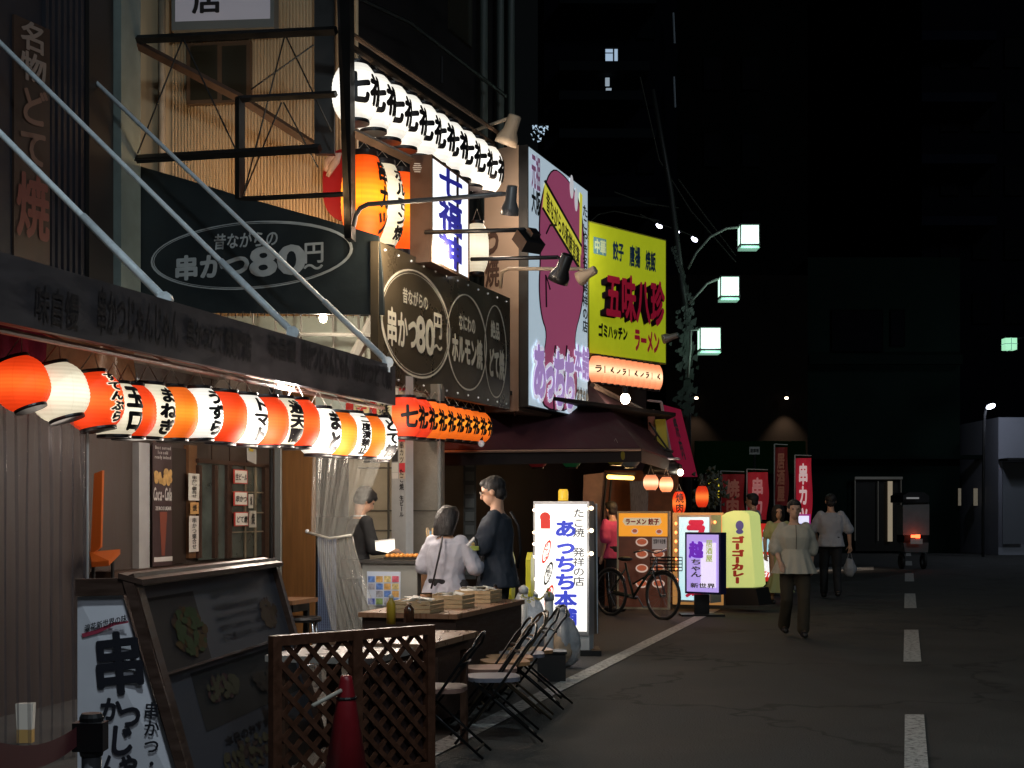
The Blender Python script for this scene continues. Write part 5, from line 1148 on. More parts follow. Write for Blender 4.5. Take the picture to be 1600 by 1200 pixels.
# bags
def blob(c, rx, ry, rz_, seed, amp=.22):
    m = MB().ell((0, 0, 0), (1, 1, 1), None, 28, 20)
    for i, v in enumerate(m.v):
        n_ = noise.noise(V((v.x*1.7+seed, v.y*1.7, v.z*1.7)))+.5*abs(noise.noise(V((v.x*5+seed, v.y*5, v.z*4)))); s = 1+amp*n_
        z = v.z*rz_*s; m.v[i] = V(c)+V((v.x*rx*s*(1-.25*max(0, v.z)), v.y*ry*s*(1-.25*max(0, v.z)), max(-rz_*.92, z)))
    return m
bagm = mat('translucent_bag', (.36, .37, .39), .3, var=.3, vs=7, bump=.6, bs=14, alpha=.92)
g1 = G(878, 1046); t = thing('garbage_bag', 'large clear garbage bag with beige contents, beside the light box', 'bag', g1)
part('bag', blob(g1+V((0, .15, .26)), .17, .2, .28, 1), bagm, t, True); part('knot', blob(g1+V((.0, .12, .52)), .07, .06, .06, 9, .5), bagm, t, True)
part('contents', blob(g1+V((-.02, .02, .2)), .11, .1, .15, 4), mat('beige_trash', (.35, .26, .18), .7, var=.4, vs=12), t, True)
g2 = V(((825-800)/F*13.5, 13.5, 0)); t = thing('garbage_bag', 'pale blue grey garbage bag behind the folding chairs', 'bag', g2)
part('bag', blob(g2+V((0, .1, .34)), .2, .2, .36, 5), mat('translucent_bag2', (.42, .46, .52), .3, var=.25, vs=7, bump=.6, bs=14), t, True); part('knot', blob(g2+V((.02, .08, .66)), .06, .06, .05, 7, .5), bagm, t, True)
g3 = G(862, 1066); t = thing('storage_box', 'low black plastic box at the road edge by the bags', 'box', g3)
part('body', MB().box(g3+V((0, .12, .12)), (.24, .24, .24)), mat('box_black', (.015, .013, .013), .5), t); part('lid', MB().box(g3+V((0, .12, .25)), (.26, .26, .02)), BLK, t)
bg_ = mat('bright_bulb', (1, .8, .6), .4, em=5, emcol=(1, .72, .45))

# takoyaki light box
lx = V(((878-800)/F*14.4, 14.4, 0)); t8 = thing('light_box_sign', 'tall white light box sign with blue vertical lettering and bulb strings', 'sign', lx)
fx = Face(836, 14.45, 917, 14.3, 788, 985)
part('case', MB().frect(fx, -.02, -.03, fx.W+.02, fx.H+.04, -.006, .24), mat('alu_case', (.4, .4, .42), .4, .5), t8)
part('face', MB().frect(fx, 0, 0, fx.W, fx.H, .0), mat('face_white', (.8, .8, .78), .4, em=1.0, emcol=(1, .97, .88)), t8)
part('base', MB().frect(fx, .03, fx.H+.04, fx.W+.02, fx.O.z-.06, -.02, .2), mat('base_pale', (.42, .44, .46), .5), t8)
part('foot', MB().box(lx+V((.06, .1, .03)), (.66, .5, .06)), BLK, t8)
blt_ = mat('blue_print', (.03, .05, .5), .5, em=.4, emcol=(.05, .08, .8))
part('lettering', ftext(MB(), fx, 'あっちち本舗', 866, 812, 902, 978, 'v', .045, .006), blt_, t8)
part('lettering', ftext(MB(), fx, 'たこ焼 発祥の店', 895, 794, 914, 916, 'v', .012, .006), mat('slate_print', (.06, .06, .09), .5, em=.03), t8)
redp2 = mat('red_print', (.5, .02, .02), .5, em=.45, emcol=(1, .06, .03))
m = MB(); a = fx.px(852, 808); m.disc(fx, a[0], a[1], .055, .05, .006); b2 = fx.rect(845, 812, 860, 826); m.frect(fx, b2[0], b2[1], b2[2], b2[3], .005)
part('emblem', m, redp2, t8)
for k, (cx_, cy_, mm) in enumerate(((854, 862, redp2), (857, 896, INK), (858, 932, redp2))):
    u, v = fx.px(cx_, cy_); m = MB(); vs = []
    for i in range(24):
        q = i*math.pi/12
        for s_ in (1, .78):
            a, b3 = .033*math.cos(q)*s_, .12*math.sin(q)*(s_*.96+.03); vs.append(fx.at(u+a-b3*.3, v+b3+a*.2, .006))
    m.add(vs, [(2*i, 2*i+1, (2*i+3) % 48, (2*i+2) % 48) for i in range(24)])
    ftext(m, fx, ('ジャンボ', '元祖たこ', '焼きたて')[k], cx_-4, cy_-13, cx_+4, cy_+13, 'v', .03, .007); part('emblem', m, mm, t8)
bc = P(880, 786, 14.45); part('beacon', MB().lathe(bc, [(.045, 0), (.05, .02), (.05, .12), (.04, .14)], 16), mat('beacon_amber', (.6, .35, .03), .2, em=.7, emcol=(1, .6, .05)), t8, True)
part('beacon_cap', MB().lathe(bc, [(.055, -.02), (.058, .025)], 16), mat('cap_amber', (.4, .25, .05), .4), t8)
bulbs = MB()
for y in (797, 832, 850, 870, 905, 924, 943): bulbs.ell(P(834, y, 14.4), (.013, .013, .015), None, 8, 6)
for y in (794, 829, 865): bulbs.ell(P(924, y, 14.3), (.022, .02, .022), None, 8, 6)
for y in (794, 829, 865): bulbs.ell(P(917.5, y+1, 14.25), (.01, .01, .012), None, 8, 6)
part('bulbs', bulbs, bg_, t8, True)
part('side_panel', MB().prism([P(919, 786, 14.5), P(932, 787, 14.9), P(935, 990, 14.9), P(921, 990, 14.5)], (0.005, .02, 0)), mat('side_brown', (.1, .07, .05), .3, alpha=.8), t8)
part('cable', MB().tube([P(932, 787, 14.85), P(933, 990, 14.85)], .008, 4), steel, t8)
lamp('sign_glow', P(876, 880, 13.9), 5, (1, .95, .85), .2)

# bicycle
bk = thing('bicycle', 'dark city bicycle parked before the menu photo board', 'bicycle', G(1000, 968))
gb = G(1036, 969); dirb = V((-.62, .78, 0)).normalized(); sd = V((dirb.y, -dirb.x, 0))
w1 = gb+UP*.325; w2 = w1+dirb*1.04
tyre = mat('tyre', (.015, .015, .015), .6); rim = mat('bike_rim', (.3, .3, .3), .3, .8); bf = mat('bike_frame', (.04, .06, .05), .3, .5)
for wc_ in (w1, w2):
    wh = part('wheel', MB().tube([wc_+dirb*.315*math.cos(a*.19635)+UP*.315*math.sin(a*.19635) for a in range(32)], .018, 8, True), tyre, bk, True)
    part('rim', MB().tube([wc_+dirb*.29*math.cos(a*.19635)+UP*.29*math.sin(a*.19635) for a in range(32)], .009, 6, True), rim, wh, True)
    m = MB()
    for i in range(18): m.tube([wc_+sd*.02*(1 if i % 2 else -1), wc_+dirb*.29*math.cos(i*.349)+UP*.29*math.sin(i*.349)], .0018, 3)
    m.tube([wc_-sd*.04, wc_+sd*.04], .02, 8); part('spokes', m, rim, wh)
bbk = w1+dirb*.58-UP*.04; seat_t = w1+dirb*.74+UP*.42; head = w1+dirb*.17+UP*.42; head2 = w1+dirb*.14+UP*.52
part('frame', MB().tube([bbk, head], .018).tube([bbk+UP*.02, seat_t], .016).tube([bbk, w2], .011).tube([seat_t-UP*.08, w2], .011).tube([head-UP*.1, bbk+UP*.18], .014), bf, bk, True)
part('fork', MB().tube([w1+sd*.05, head+sd*.045-UP*.06, head2], .011).tube([w1-sd*.05, head-sd*.045-UP*.06, head2], .011), rim, bk, True)
part('handlebar', MB().tube([head2+UP*.06+sd*.27+dirb*.14, head2+UP*.1+sd*.2, head2+UP*.05, head2+UP*.1-sd*.2, head2+UP*.06-sd*.27+dirb*.14], .012), rim, bk, True)
part('saddle', MB().ell(seat_t+UP*.06, (.13, .08, .035), Matrix.Rotation(math.atan2(dirb.y, dirb.x), 3, 'Z')), tyre, bk, True)
part('mudguard', MB().tube([w1+dirb*.345*math.cos(a)+UP*.345*math.sin(a) for a in [q*.2+.3 for q in range(12)]], .012, 4).tube([w2+dirb*.345*math.cos(a)+UP*.345*math.sin(a) for a in [q*.2 for q in range(14)]], .012, 4), rim, bk, True)
part('chain_guard', MB().tube([bbk-UP*.01+sd*.05, w2+sd*.05], .03, 8), bf, bk, True)
ba = head2+V((0, 0, .0))-dirb*.2; m = MB()
for i in range(5):
    z = -.18+i*.045; m.tube([ba+dirb*a+sd*b+UP*z for a, b in ((-.14, -.16), (.14, -.16), (.14, .16), (-.14, .16))], .006, 4, True)
for a, b in ((-.14, -.16), (.14, -.16), (.14, .16), (-.14, .16), (0, .16), (0, -.16), (-.14, 0)): m.tube([ba+dirb*a+sd*b-UP*.18, ba+dirb*a+sd*b], .005, 4)
part('basket', m, BLK, bk)
part('crank', MB().tube([bbk-sd*.08, bbk+sd*.08], .012).tube([bbk+sd*.08, bbk+sd*.08+V((.08, 0, -.14))], .01).box(bbk+sd*.12+V((.08, 0, -.14)), (.09, .05, .02)), rim, bk)

# sign boards beyond the bicycle
def signbox(label, x0, x1, y0, y1, D0, D1, facem, casem, cat='sign', depth=.15, name='sign_board'):
    f = Face(x0, D0, x1, D1, y0, y1); t = thing(name, label, cat, V((f.at(f.W/2, 0).x, f.at(f.W/2, 0).y, 0)))
    part('case', MB().frect(f, -.03, -.03, f.W+.03, f.H+.03, -.004, depth), casem, t); part('face', MB().frect(f, 0, 0, f.W, f.H, 0), facem, t)
    return f, t
f, t = signbox('orange and white ramen menu board with bowl photos behind the bicycle', 967, 1043, 802, 948, 20.2, 20.0, mat('menu_brown', (.18, .055, .03), .4, em=.13, var=.3, vs=5), mat('cream_edge', (.5, .42, .28), .5), 'menu board', .06)
part('header', MB().rpx(f, 967, 802, 1043, 838, .004, .003), mat('menu_orange', (.6, .22, .015), .5, em=.75, emcol=(1, .38, .03)), t)
part('title', MB().poly(f, [(975, 809), (1032, 809), (1034, 816), (1030, 821), (977, 821), (973, 815)], 0, .007), mat('menu_cream', (.7, .6, .45), .5, em=.4, emcol=(1, .8, .5)), t)
part('lettering', ftext(MB(), f, 'ラーメン 餃子', 977, 810, 1030, 820, 'h', .05, .01), mat('menu_red', (.5, .04, .02), .5), t)
part('notice', MB().rpx(f, 1019, 840, 1042, 858, .006), mat('notice_pale', (.5, .42, .4), .5, em=.25), t)
for k, (x, y) in enumerate(((992, 830), (1030, 831), (1003, 847), (1003, 866), (1029, 866), (1003, 888), (1029, 888), (1003, 912), (1029, 912))):
    u, v = f.px(x, y); pb = part('bowl', MB().disc(f, u, v, .09 if k > 1 else .05, .06 if k > 1 else .04, .009, 20), mat('bowl_rim', (.5, .42, .38), .4, em=.4, emcol=(1, .7, .55)), t)
    part('food', MB().disc(f, u, v-.005, .07 if k > 1 else .035, .042 if k > 1 else .025, .012, 16), mat('bowl_soup', (.3, .06, .03), .4, em=.3, emcol=(.9, .2, .08), var=.5, vs=30), pb)
m = MB(); ftext(m, f, '営業中 味自慢', 1021, 842, 1040, 850, 'h', .02, .009); part('lettering', m, INK, t)
f, t = signbox('pale cyan light box with a red katakana character, bulbs down its left edge', 1061, 1108, 808, 937, 20.8, 20.5, mat('cyan_face', (.5, .7, .75), .4, em=.85, emcol=(.5, .85, .95)), mat('pale_alu', (.5, .5, .5), .4, .4), 'sign', .3)
part('lettering', ftext(MB(), f, 'ラ', 1071, 810, 1104, 846, 'h', .08, .006), mat('crimson_print', (.5, .02, .06), .5, em=.3, emcol=(.9, .03, .12)), t)
part('lettering', ftext(MB(), f, '麺', 1071, 900, 1104, 934, 'h', .04, .006), mat('crimson_print', (.5, .02, .06)), t)
m = MB()
for y in (818, 832, 846, 860, 874, 888, 906): m.ell(P(1056, y, 20.6), (.02, .02, .025), None, 8, 6)
m.ell(P(1117, 816, 20.5), (.02, .02, .025), None, 8, 6); m.ell(P(1056, 907, 20.5), (.035, .03, .035), None, 8, 6)
part('bulbs', m, mat('red_bulb', (1, .3, .1), .4, em=4, emcol=(1, .22, .06)), t, True)
part('back_board', MB().rpx(Face(1051, 21.2, 1130, 21.0, 800, 945), 1051, 801, 1130, 945, 0, .05), mat('amber_board', (.4, .2, .08), .5, em=.3, emcol=(1, .5, .15)), t)
f, t = signbox('small purple light box lettered with violet characters on a black foot', 1073, 1123, 835, 924, 19.9, 19.6, mat('purple_face', (.5, .42, .7), .4, em=.75, emcol=(.52, .38, .95)), mat('navy_case', (.02, .02, .08), .4), 'sign', .16)
part('glow_patch', MB().rpx(f, 1095, 848, 1119, 918, .003), mat('pale_violet', (.7, .62, .8), .4, em=.9, emcol=(.85, .75, 1.)), t)
part('lettering', ftext(MB(), f, '越', 1077, 846, 1099, 872, 'h', .06, .007), mat('violet_print', (.2, .05, .5), .5, em=.45, emcol=(.25, .04, .8)), t)
part('lettering', ftext(MB(), f, 'ちゃん', 1079, 873, 1097, 902, 'v', .03, .007), mat('olive_print', (.2, .2, .12), .5), t)
part('lettering', ftext(MB(), f, '居酒屋', 1103, 843, 1114, 878, 'v', .03, .007), mat('lime_print', (.4, .5, .15), .5, em=.4, emcol=(.7, .8, .25)), t)
part('lettering', ftext(MB(), f, '新世界', 1079, 911, 1118, 919, 'h', .03, .007), mat('olive_print', (.2, .2, .12), .5), t)
bs_ = f.at(f.W/2, 0); part('foot', MB().box(V((bs_.x, bs_.y+.1, .15)), (.2, .12, .3)).box(V((bs_.x, bs_.y+.1, .015)), (.6, .35, .03)), BLK, t)
# curry tower
fcy = Face(1128, 20.8, 1175, 20.5, 798, 918); t = thing('sign_tower', 'glowing yellow green curry sign tower with rounded top and red katakana', 'sign', V((fcy.at(.2, 0).x, 20.7, 0)))
prf = [(1128, 806), (1135, 801), (1146, 798), (1158, 798), (1168, 801), (1171, 806), (1180, 914), (1176, 918), (1130, 918)]
part('body', MB().poly(fcy, prf, .32, 0), mat('curry_yellow', (.5, .55, .2), .4, em=.62, emcol=(.68, .78, .25), var=.1), t)
part('edge', MB().rpx(fcy, 1123, 806, 1128, 925, .0, .2), mat('orange_glow_edge', (.7, .3, .1), .4, em=.7, emcol=(1, .35, .1)), t)
part('lettering', ftext(MB(), fcy, 'ゴーゴーカレー', 1143, 838, 1163, 912, 'v', .09, .006), mat('curry_red', (.45, .04, .03), .5, em=.15, emcol=(.8, .08, .05)), t)
u, v = fcy.px(1156, 821); part('emblem', MB().disc(fcy, u, v, .065, .07, .006).disc(fcy, u, v+.09, .06, .035, .006), mat('emblem_blue', (.12, .12, .4), .5, em=.2), t)
part('base', MB().poly(fcy, [(1130, 919), (1180, 919), (1186, 946), (1134, 946)], .4, -.01), mat('base_black', (.015, .014, .014), .5), t)
f, t = signbox('glowing red sign with white characters half hidden behind the cream blouse', 1183, 1216, 818, 908, 24.2, 24, mat('red_face', (.5, .02, .02), .4, em=.4, emcol=(1, .04, .03)), BLK, 'sign', .3)
part('lettering', ftext(MB(), f, '刻', 1184, 865, 1206, 893, 'h', .09, .01), mat('white_glow_letter', (.8, .8, .8), .5, em=1), t)
part('lettering', ftext(MB(), f, 'らけん', 1184, 893, 1208, 902, 'h', .05, .01), mat('white_glow_letter', (.8, .8, .8), .5, em=1), t)
part('emblem', MB().poly(f, [(1193, 828), (1204, 828), (1201, 862), (1190, 862)], 0, .01), mat('emblem_cyan', (.3, .6, .8), .5, em=.7, emcol=(.5, .85, 1)), t)
f, t = signbox('small white and magenta light box behind the woman in cream', 1246, 1264, 806, 838, 26, 26, mat('magenta_white', (.6, .6, .9), .4, em=.9, emcol=(.8, .8, 1.)), mat('magenta_case', (.3, .03, .2), .4, em=.3, emcol=(.8, .05, .5)), 'sign', .2)
part('stripe', MB().rpx(f, 1249, 818, 1261, 826, .006), mat('stripe_blue', (.05, .1, .5), .5, em=.4), t); part('post', MB().box(V((f.at(.1, 0).x, 26.1, .55)), (.05, .05, 1.1)), BLK, t)
f, t = signbox('bright yellow hanging sign with black scribbled characters behind leaves', 1107, 1124, 748, 780, 24.5, 24.5, mat('bright_yellow', (.6, .5, .03), .4, em=.8, emcol=(1, .8, .05)), BLK, 'sign', .1)
part('lettering', ftext(MB(), f, '居酒\n新世', 1108, 750, 1123, 779, 'v', .02, .006), INK, t)
m = MB()
for i in range(260):
    q = P(1100+R_.gauss(8, 12), 755+R_.gauss(8, 14), 24.2+R_.random()*.3); s_ = .03+R_.random()*.05
    m.quad(q, q+V((s_, .02, s_*.5)), q+V((s_*.8, .0, -s_)), q+V((-s_*.3, .02, -s_*.5)))
t = thing('plant', 'dark leafy plant around the bright yellow hanging sign', 'plant', P(1105, 790, 24.3)); part('foliage', m, mat('leaf_night', (.03, .035, .012), .5, var=.4), t); part('stem', MB().tube([P(1103, 740, 24.3), P(1105, 800, 24.4), P(1106, 800, 24.4)-V((0, 0, CH))], .02), BLK, t)
# flags
def nobori(label, x0, x1, y0, y1, D, text, col, em, tcol, tem):
    base = V(((x0-800)/F*D, D, 0)); t = thing('banner_flag', label, 'flag', base, group='red banner flags on poles')
    fz = Face(x0, D, x1, D-.1, y0, y1); m = MB(); nu, nv = 10, 14
    vs = [fz.at(fz.W*i/nu+.03*math.sin(j*.4+x0)*(j/nv), fz.H*j/nv, .035*math.sin(i*.9+j*.35+x0)) for j in range(nv+1) for i in range(nu+1)]
    m.add(vs, [(j*(nu+1)+i, j*(nu+1)+i+1, (j+1)*(nu+1)+i+1, (j+1)*(nu+1)+i) for j in range(nv) for i in range(nu)]); m.flat = True
    part('cloth', m, mat('flag_%d' % int(x0), col, .7, em=em), t, True)  # cloth glow painted in, standing for light on the flag
    top = P(x0-1, y0-5, D); part('pole', MB().tube([V((top.x, top.y, 0)), top], .014, 6).tube([top, P(x1, y0-4, D-.05)], .01, 6), mat('flag_pole', (.4, .4, .4), .4), t)
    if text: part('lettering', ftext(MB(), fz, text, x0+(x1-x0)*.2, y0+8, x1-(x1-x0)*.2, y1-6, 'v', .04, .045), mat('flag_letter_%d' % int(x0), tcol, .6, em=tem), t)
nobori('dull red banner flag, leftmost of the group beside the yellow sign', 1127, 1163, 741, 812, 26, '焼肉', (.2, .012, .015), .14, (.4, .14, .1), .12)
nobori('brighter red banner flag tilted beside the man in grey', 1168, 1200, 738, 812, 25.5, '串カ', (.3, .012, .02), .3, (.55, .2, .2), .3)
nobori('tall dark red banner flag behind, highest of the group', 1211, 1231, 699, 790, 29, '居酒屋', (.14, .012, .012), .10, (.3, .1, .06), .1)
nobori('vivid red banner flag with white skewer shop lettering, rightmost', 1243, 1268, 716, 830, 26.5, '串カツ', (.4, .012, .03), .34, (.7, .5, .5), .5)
# delivery scooter
sg_ = V(((1431-800)/F*36, 36, 0)); t = thing('delivery_scooter', 'grey canopy delivery scooter with a box and red tail light, seen from behind', 'scooter', sg_)
ssm = mat('scooter_box', (.22, .22, .22), .5, var=.1)
part('box', MB().prism([P(1411, 789, 36), P(1452, 788, 36), P(1452, 836, 36), P(1411, 836, 36)], (0, .6, 0)), ssm, t)
part('canopy', MB().prism([P(1411, 774, 36.1), P(1420, 769, 36.1), P(1444, 769, 36.1), P(1452, 775, 36.1), P(1452, 785, 36.1), P(1411, 785, 36.1)], (0, 1.2, 0)), mat('canopy_dark', (.02, .02, .022), .4), t)
part('light_bar', MB().prism([P(1417, 777, 36), P(1436, 777, 36), P(1436, 779.5, 36), P(1417, 779.5, 36)], (0, .04, 0)), mat('bar_glint', (.5, .5, .5), .4, em=.25), t)
part('tail', MB().prism([P(1412, 848, 35.9), P(1451, 848, 35.9), P(1450, 863, 35.9), P(1414, 863, 35.9)], (0, .4, 0)), mat('tail_white', (.12, .12, .12), .5), t)
part('chassis', MB().prism([P(1413, 836, 36), P(1450, 836, 36), P(1450, 848, 36), P(1413, 848, 36)], (0, .7, 0)), BLK, t)
part('tail_light', MB().box(P(1430, 838, 35.8), (.2, .05, .07)).box(P(1434, 838, 35.8), (.1, .06, .09)), mat('tail_red', (1, .05, .02), .3, em=5, emcol=(1, .1, .03)), t)
part('plate', MB().box(P(1432, 846, 35.8), (.3, .02, .13)), mat('plate_dim', (.4, .35, .33), .5, em=.06), t)
for k in (-.28, .28):
    part('wheel', MB().tube([sg_+V((k, .3+.17*math.cos(a*.5236), .2+.17*math.sin(a*.5236))) for a in range(12)], .05, 8, True), tyre, t, True)
part('pillar', MB().tube([P(1414, 785, 36.2), P(1414, 860, 36.2)], .02).tube([P(1450, 785, 36.2), P(1450, 860, 36.2)], .02), BLK, t)
part('windscreen', MB().prism([P(1416, 772, 37.5), P(1446, 772, 37.5), P(1446, 830, 37.5), P(1416, 830, 37.5)], (0, .02, 0)), mat('dark_glass', (.02, .02, .02), .1), t)
# ================================================================= PEOPLE
def union(shapes, voxel, smooth_=2):
    mb = MB()
    for s in shapes:
        k = s[0]
        if k == 'C':
            _, a, ra, b, rb = s[:5]; a, b = V(a), V(b); mb.ell(a, (ra,)*3, None, 14, 10); mb.ell(b, (rb,)*3, None, 14, 10)
            mb.tube([a, a.lerp(b, .5), b], [ra, (ra+rb)/2*(s[5] if len(s) > 5 else 1), rb], 14)
        elif k == 'E': mb.ell(s[1], s[2], s[3] if len(s) > 3 else None, 18, 12)
        elif k == 'L':
            vs = []; n = 20
            for c, rx, ry in s[1]:
                for j in range(n):
                    a = 6.28318*j/n; vs.append(V(c)+V((rx*math.copysign(abs(math.cos(a))**.85, math.cos(a)), ry*math.copysign(abs(math.sin(a))**.85, math.sin(a)), 0)))
            q = len(s[1]); mb.add(vs, [(i*n+j, i*n+(j+1) % n, (i+1)*n+(j+1) % n, (i+1)*n+j) for i in range(q-1) for j in range(n)]+[tuple(range(n-1, -1, -1)), tuple(range((q-1)*n, q*n))])
    me = bpy.data.meshes.new('u'); me.from_pydata(mb.v, [], mb.f); o = bpy.data.objects.new('u', me); COL.objects.link(o)
    bm = bmesh.new(); bm.from_mesh(me); bmesh.ops.recalc_face_normals(bm, faces=bm.faces); bm.to_mesh(me); bm.free()
    r = o.modifiers.new('r', 'REMESH'); r.mode = 'VOXEL'; r.voxel_size = voxel
    if smooth_: s_ = o.modifiers.new('s', 'SMOOTH'); s_.iterations = smooth_; s_.factor = .5
    bpy.context.view_layer.update(); e_ = bpy.data.meshes.new_from_object(o.evaluated_get(bpy.context.evaluated_depsgraph_get()))
    out = MB(); out.v = [v.co.copy() for v in e_.vertices]; out.f = [tuple(p.vertices) for p in e_.polygons]; out.flat = True
    bpy.data.objects.remove(o); bpy.data.meshes.remove(me); bpy.data.meshes.remove(e_)
    return out
skin = mat('skin', (.52, .3, .2), .5, var=.08, vs=9); hairm = mat('black_hair', (.012, .01, .01), .6, var=.4, vs=30, stretch=(1, 1, .15), bump=.5, bs=70)
def wrinkle(mb, amp, f, seed):
    for i, v in enumerate(mb.v):
        n_ = 1.2*noise.noise(V((v.x*f, v.y*f, v.z*f*.55+seed)))-1.1*abs(noise.noise(V((v.x*f*1.6+v.z*4, v.y*f*1.6, v.z*f*1.1+seed))))+.35
        d = V((v.x, v.y, 0)); mb.v[i] = v+(d.normalized() if d.length > .01 else d)*amp*n_
    return mb
def person(label, loc, rz, H=1.7, pose=None, clothes=None, hair='short', vox=.011, female=False, lean=0., headtilt=(0, 0)):
    k = H/1.7; J = dict(pel=(0, 0, .93), wst=(0, 0, 1.06), chs=(0, .01, 1.25), nck=(0, -.015, 1.43), hd=(0, .015, 1.585),
        shL=(-.175, -.01, 1.385), elL=(-.225, -.03, 1.11), wrL=(-.235, .06, .87), shR=(.175, -.01, 1.385), elR=(.225, -.03, 1.11), wrR=(.235, .06, .87),
        hpL=(-.09, 0, .90), knL=(-.095, .02, .49), anL=(-.1, -.03, .085), hpR=(.09, 0, .90), knR=(.095, .02, .49), anR=(.1, -.03, .085))
    if female: J.update(shL=(-.16, -.01, 1.385), shR=(.16, -.01, 1.385))
    if pose: J.update(pose)
    J = {a: V(b)*k for a, b in J.items()}
    def ln(p):  # lean the upper body forward about the hips
        if p.z > .95*k and lean:
            d = p-J['pel']; return J['pel']+Matrix.Rotation(-lean, 3, 'X') @ d
        return p
    for a in ('wst', 'chs', 'nck', 'hd', 'shL', 'shR'): J[a] = ln(J[a])
    if not (pose and 'elL' in pose): J['elL'] = ln(J['elL']); J['wrL'] = ln(J['wrL'])
    if not (pose and 'elR' in pose): J['elR'] = ln(J['elR']); J['wrR'] = ln(J['wrR'])
    t = thing('person', label, 'person', loc, rz)
    hd = J['hd']; Rh = (Matrix.Rotation(headtilt[1], 3, 'Z') @ Matrix.Rotation(-headtilt[0], 3, 'X'))
    def h(x, y, z): return hd+Rh @ (V((x, y, z))*k)
    sw = .165 if not female else .145
    torso = [(J['pel']+V((0, 0, -.08)), .15*k, .105*k), (J['pel'], .16*k, .115*k), (J['wst'], .13*k, .095*k), (J['chs'], .165*k, .115*k), (J['chs'].lerp(J['nck'], .6), .15*k, .09*k), (J['nck']+V((0, 0, -.01)), .065*k, .06*k)]
    S = [('L', torso), ('C', J['nck']-V((0, 0, .03)), .058*k, h(0, -.015, -.06), .052*k),
         ('E', h(0, -.005, .03), (.077*k, .096*k, .098*k), Rh), ('E', h(0, .022, -.045), (.058*k, .07*k, .07*k), Rh), ('E', h(0, .045, -.085), (.03*k, .032*k, .022*k), Rh),
         ('C', h(0, .088, .012), .010*k, h(0, .108, -.022), .014*k), ('E', h(0, .085, -.05), (.024*k, .014*k, .009*k), Rh),
         ('E', h(-.08, -.005, -.005), (.012*k, .02*k, .032*k), Rh), ('E', h(.08, -.005, -.005), (.012*k, .02*k, .032*k), Rh),
         ('E', h(-.032, .078, .03), (.02*k, .012*k, .008*k), Rh), ('E', h(.032, .078, .03), (.02*k, .012*k, .008*k), Rh)]
    for s_ in 'LR':
        sh, el, wr, hp, kn, an = (J[q+s_] for q in ('sh', 'el', 'wr', 'hp', 'kn', 'an'))
        sh = sh+V((-sh.x*.12, 0, -.02*k)); S += [('C', sh, .046*k, el, .036*k, 1.02), ('C', el, .038*k, wr, .025*k, 1.08), ('C', hp, .085*k, kn, .055*k), ('C', kn, .054*k, an, .036*k, 1.08)]
        sg = -1 if s_ == 'L' else 1
        d = (wr-el).normalized(); side = d.cross(V((0, 0, 1)) if abs(d.z) < .9 else V((0, 1, 0))).normalized(); nn = side.cross(d)
        cu_ = V((0, 0, -1)) if abs(d.z) < .8 else V((-sg*.9, .3, 0)).normalized()
        pm = wr+d*.055*k; S += [('C', wr, .024*k, pm, .031*k), ('E', pm+d*.015*k, (.03*k,)*3)]
        for i, (ofs, L1) in enumerate(((-.028, .034), (-.009, .040), (.010, .037), (.028, .028))):
            b0 = pm+side*ofs*k+d*.022*k; b1 = b0+d*L1*k+cu_*.006*k; b2 = b1+d*L1*.6*k+cu_*L1*.55*k
            S += [('C', b0, .0105*k, b1, .0095*k), ('C', b1, .0095*k, b2, .0085*k)]
        th0 = wr+d*.025*k-side*.022*k*sg; th1 = th0-side*.028*k*sg+d*.03*k+cu_*.01; S += [('C', th0, .013*k, th1, .0105*k), ('C', th1, .0105*k, th1+d*.028*k+cu_*.01, .009*k)]
        S += [('C', an-V((0, .03, .02))*k, .038*k, an+V((0, .13, -.045))*k, .032*k)]
    part('body', union(S, vox*k), skin, t, True, local=True)
    # shoes
    for s_ in 'LR':
        an = J['an'+s_]; part('shoe', union([('C', an-V((0, .04, .035))*k, .045*k, an+V((0, .15, -.05))*k, .038*k), ('E', an+V((0, .06, -.05))*k, (.046*k, .11*k, .03*k))], .012, 1), (clothes or {}).get('shoe', mat('shoe_black', (.015, .013, .012), .5)), t, True, local=True)
    eye = MB()
    for sg in (-1, 1): eye.ell(h(sg*.032, .083, .012), (.014*k, .008*k, .006*k), Rh, 8, 6)
    part('eyes', eye, hairm, t, True, local=True)
    HS = [('E', h(0, -.022, .045), (.09*k, .1*k, .092*k), Rh), ('E', h(0, .03, .085), (.066*k, .062*k, .042*k), Rh)]
    if hair == 'short': HS += [('E', h(0, -.05, -.02), (.078*k, .062*k, .07*k), Rh)]
    if hair == 'bowl': HS += [('E', h(0, -.045, 0), (.088*k, .068*k, .08*k), Rh), ('E', h(0, .045, .065), (.074*k, .06*k, .045*k), Rh), ('E', h(-.075, .0, .02), (.025*k, .05*k, .05*k), Rh), ('E', h(.075, .0, .02), (.025*k, .05*k, .05*k), Rh)]
    if hair == 'bob': HS += [('L', [(h(0, -.045, -.17), .098*k, .06*k), (h(0, -.04, -.08), .112*k, .088*k), (h(0, -.025, .02), .114*k, .106*k), (h(0, -.02, .08), .1*k, .1*k), (h(0, -.015, .13), .06*k, .065*k)])]
    if hair == 'bun': HS += [('E', h(0, -.045, 0), (.08*k, .07*k, .08*k), Rh), ('E', h(0, -.1, .06), (.04*k, .04*k, .04*k))]
    part('hair', wrinkle(union(HS, .011, 2), .004, 40, 3), hairm, t, True, local=True)
    return t, J, k, torso, h
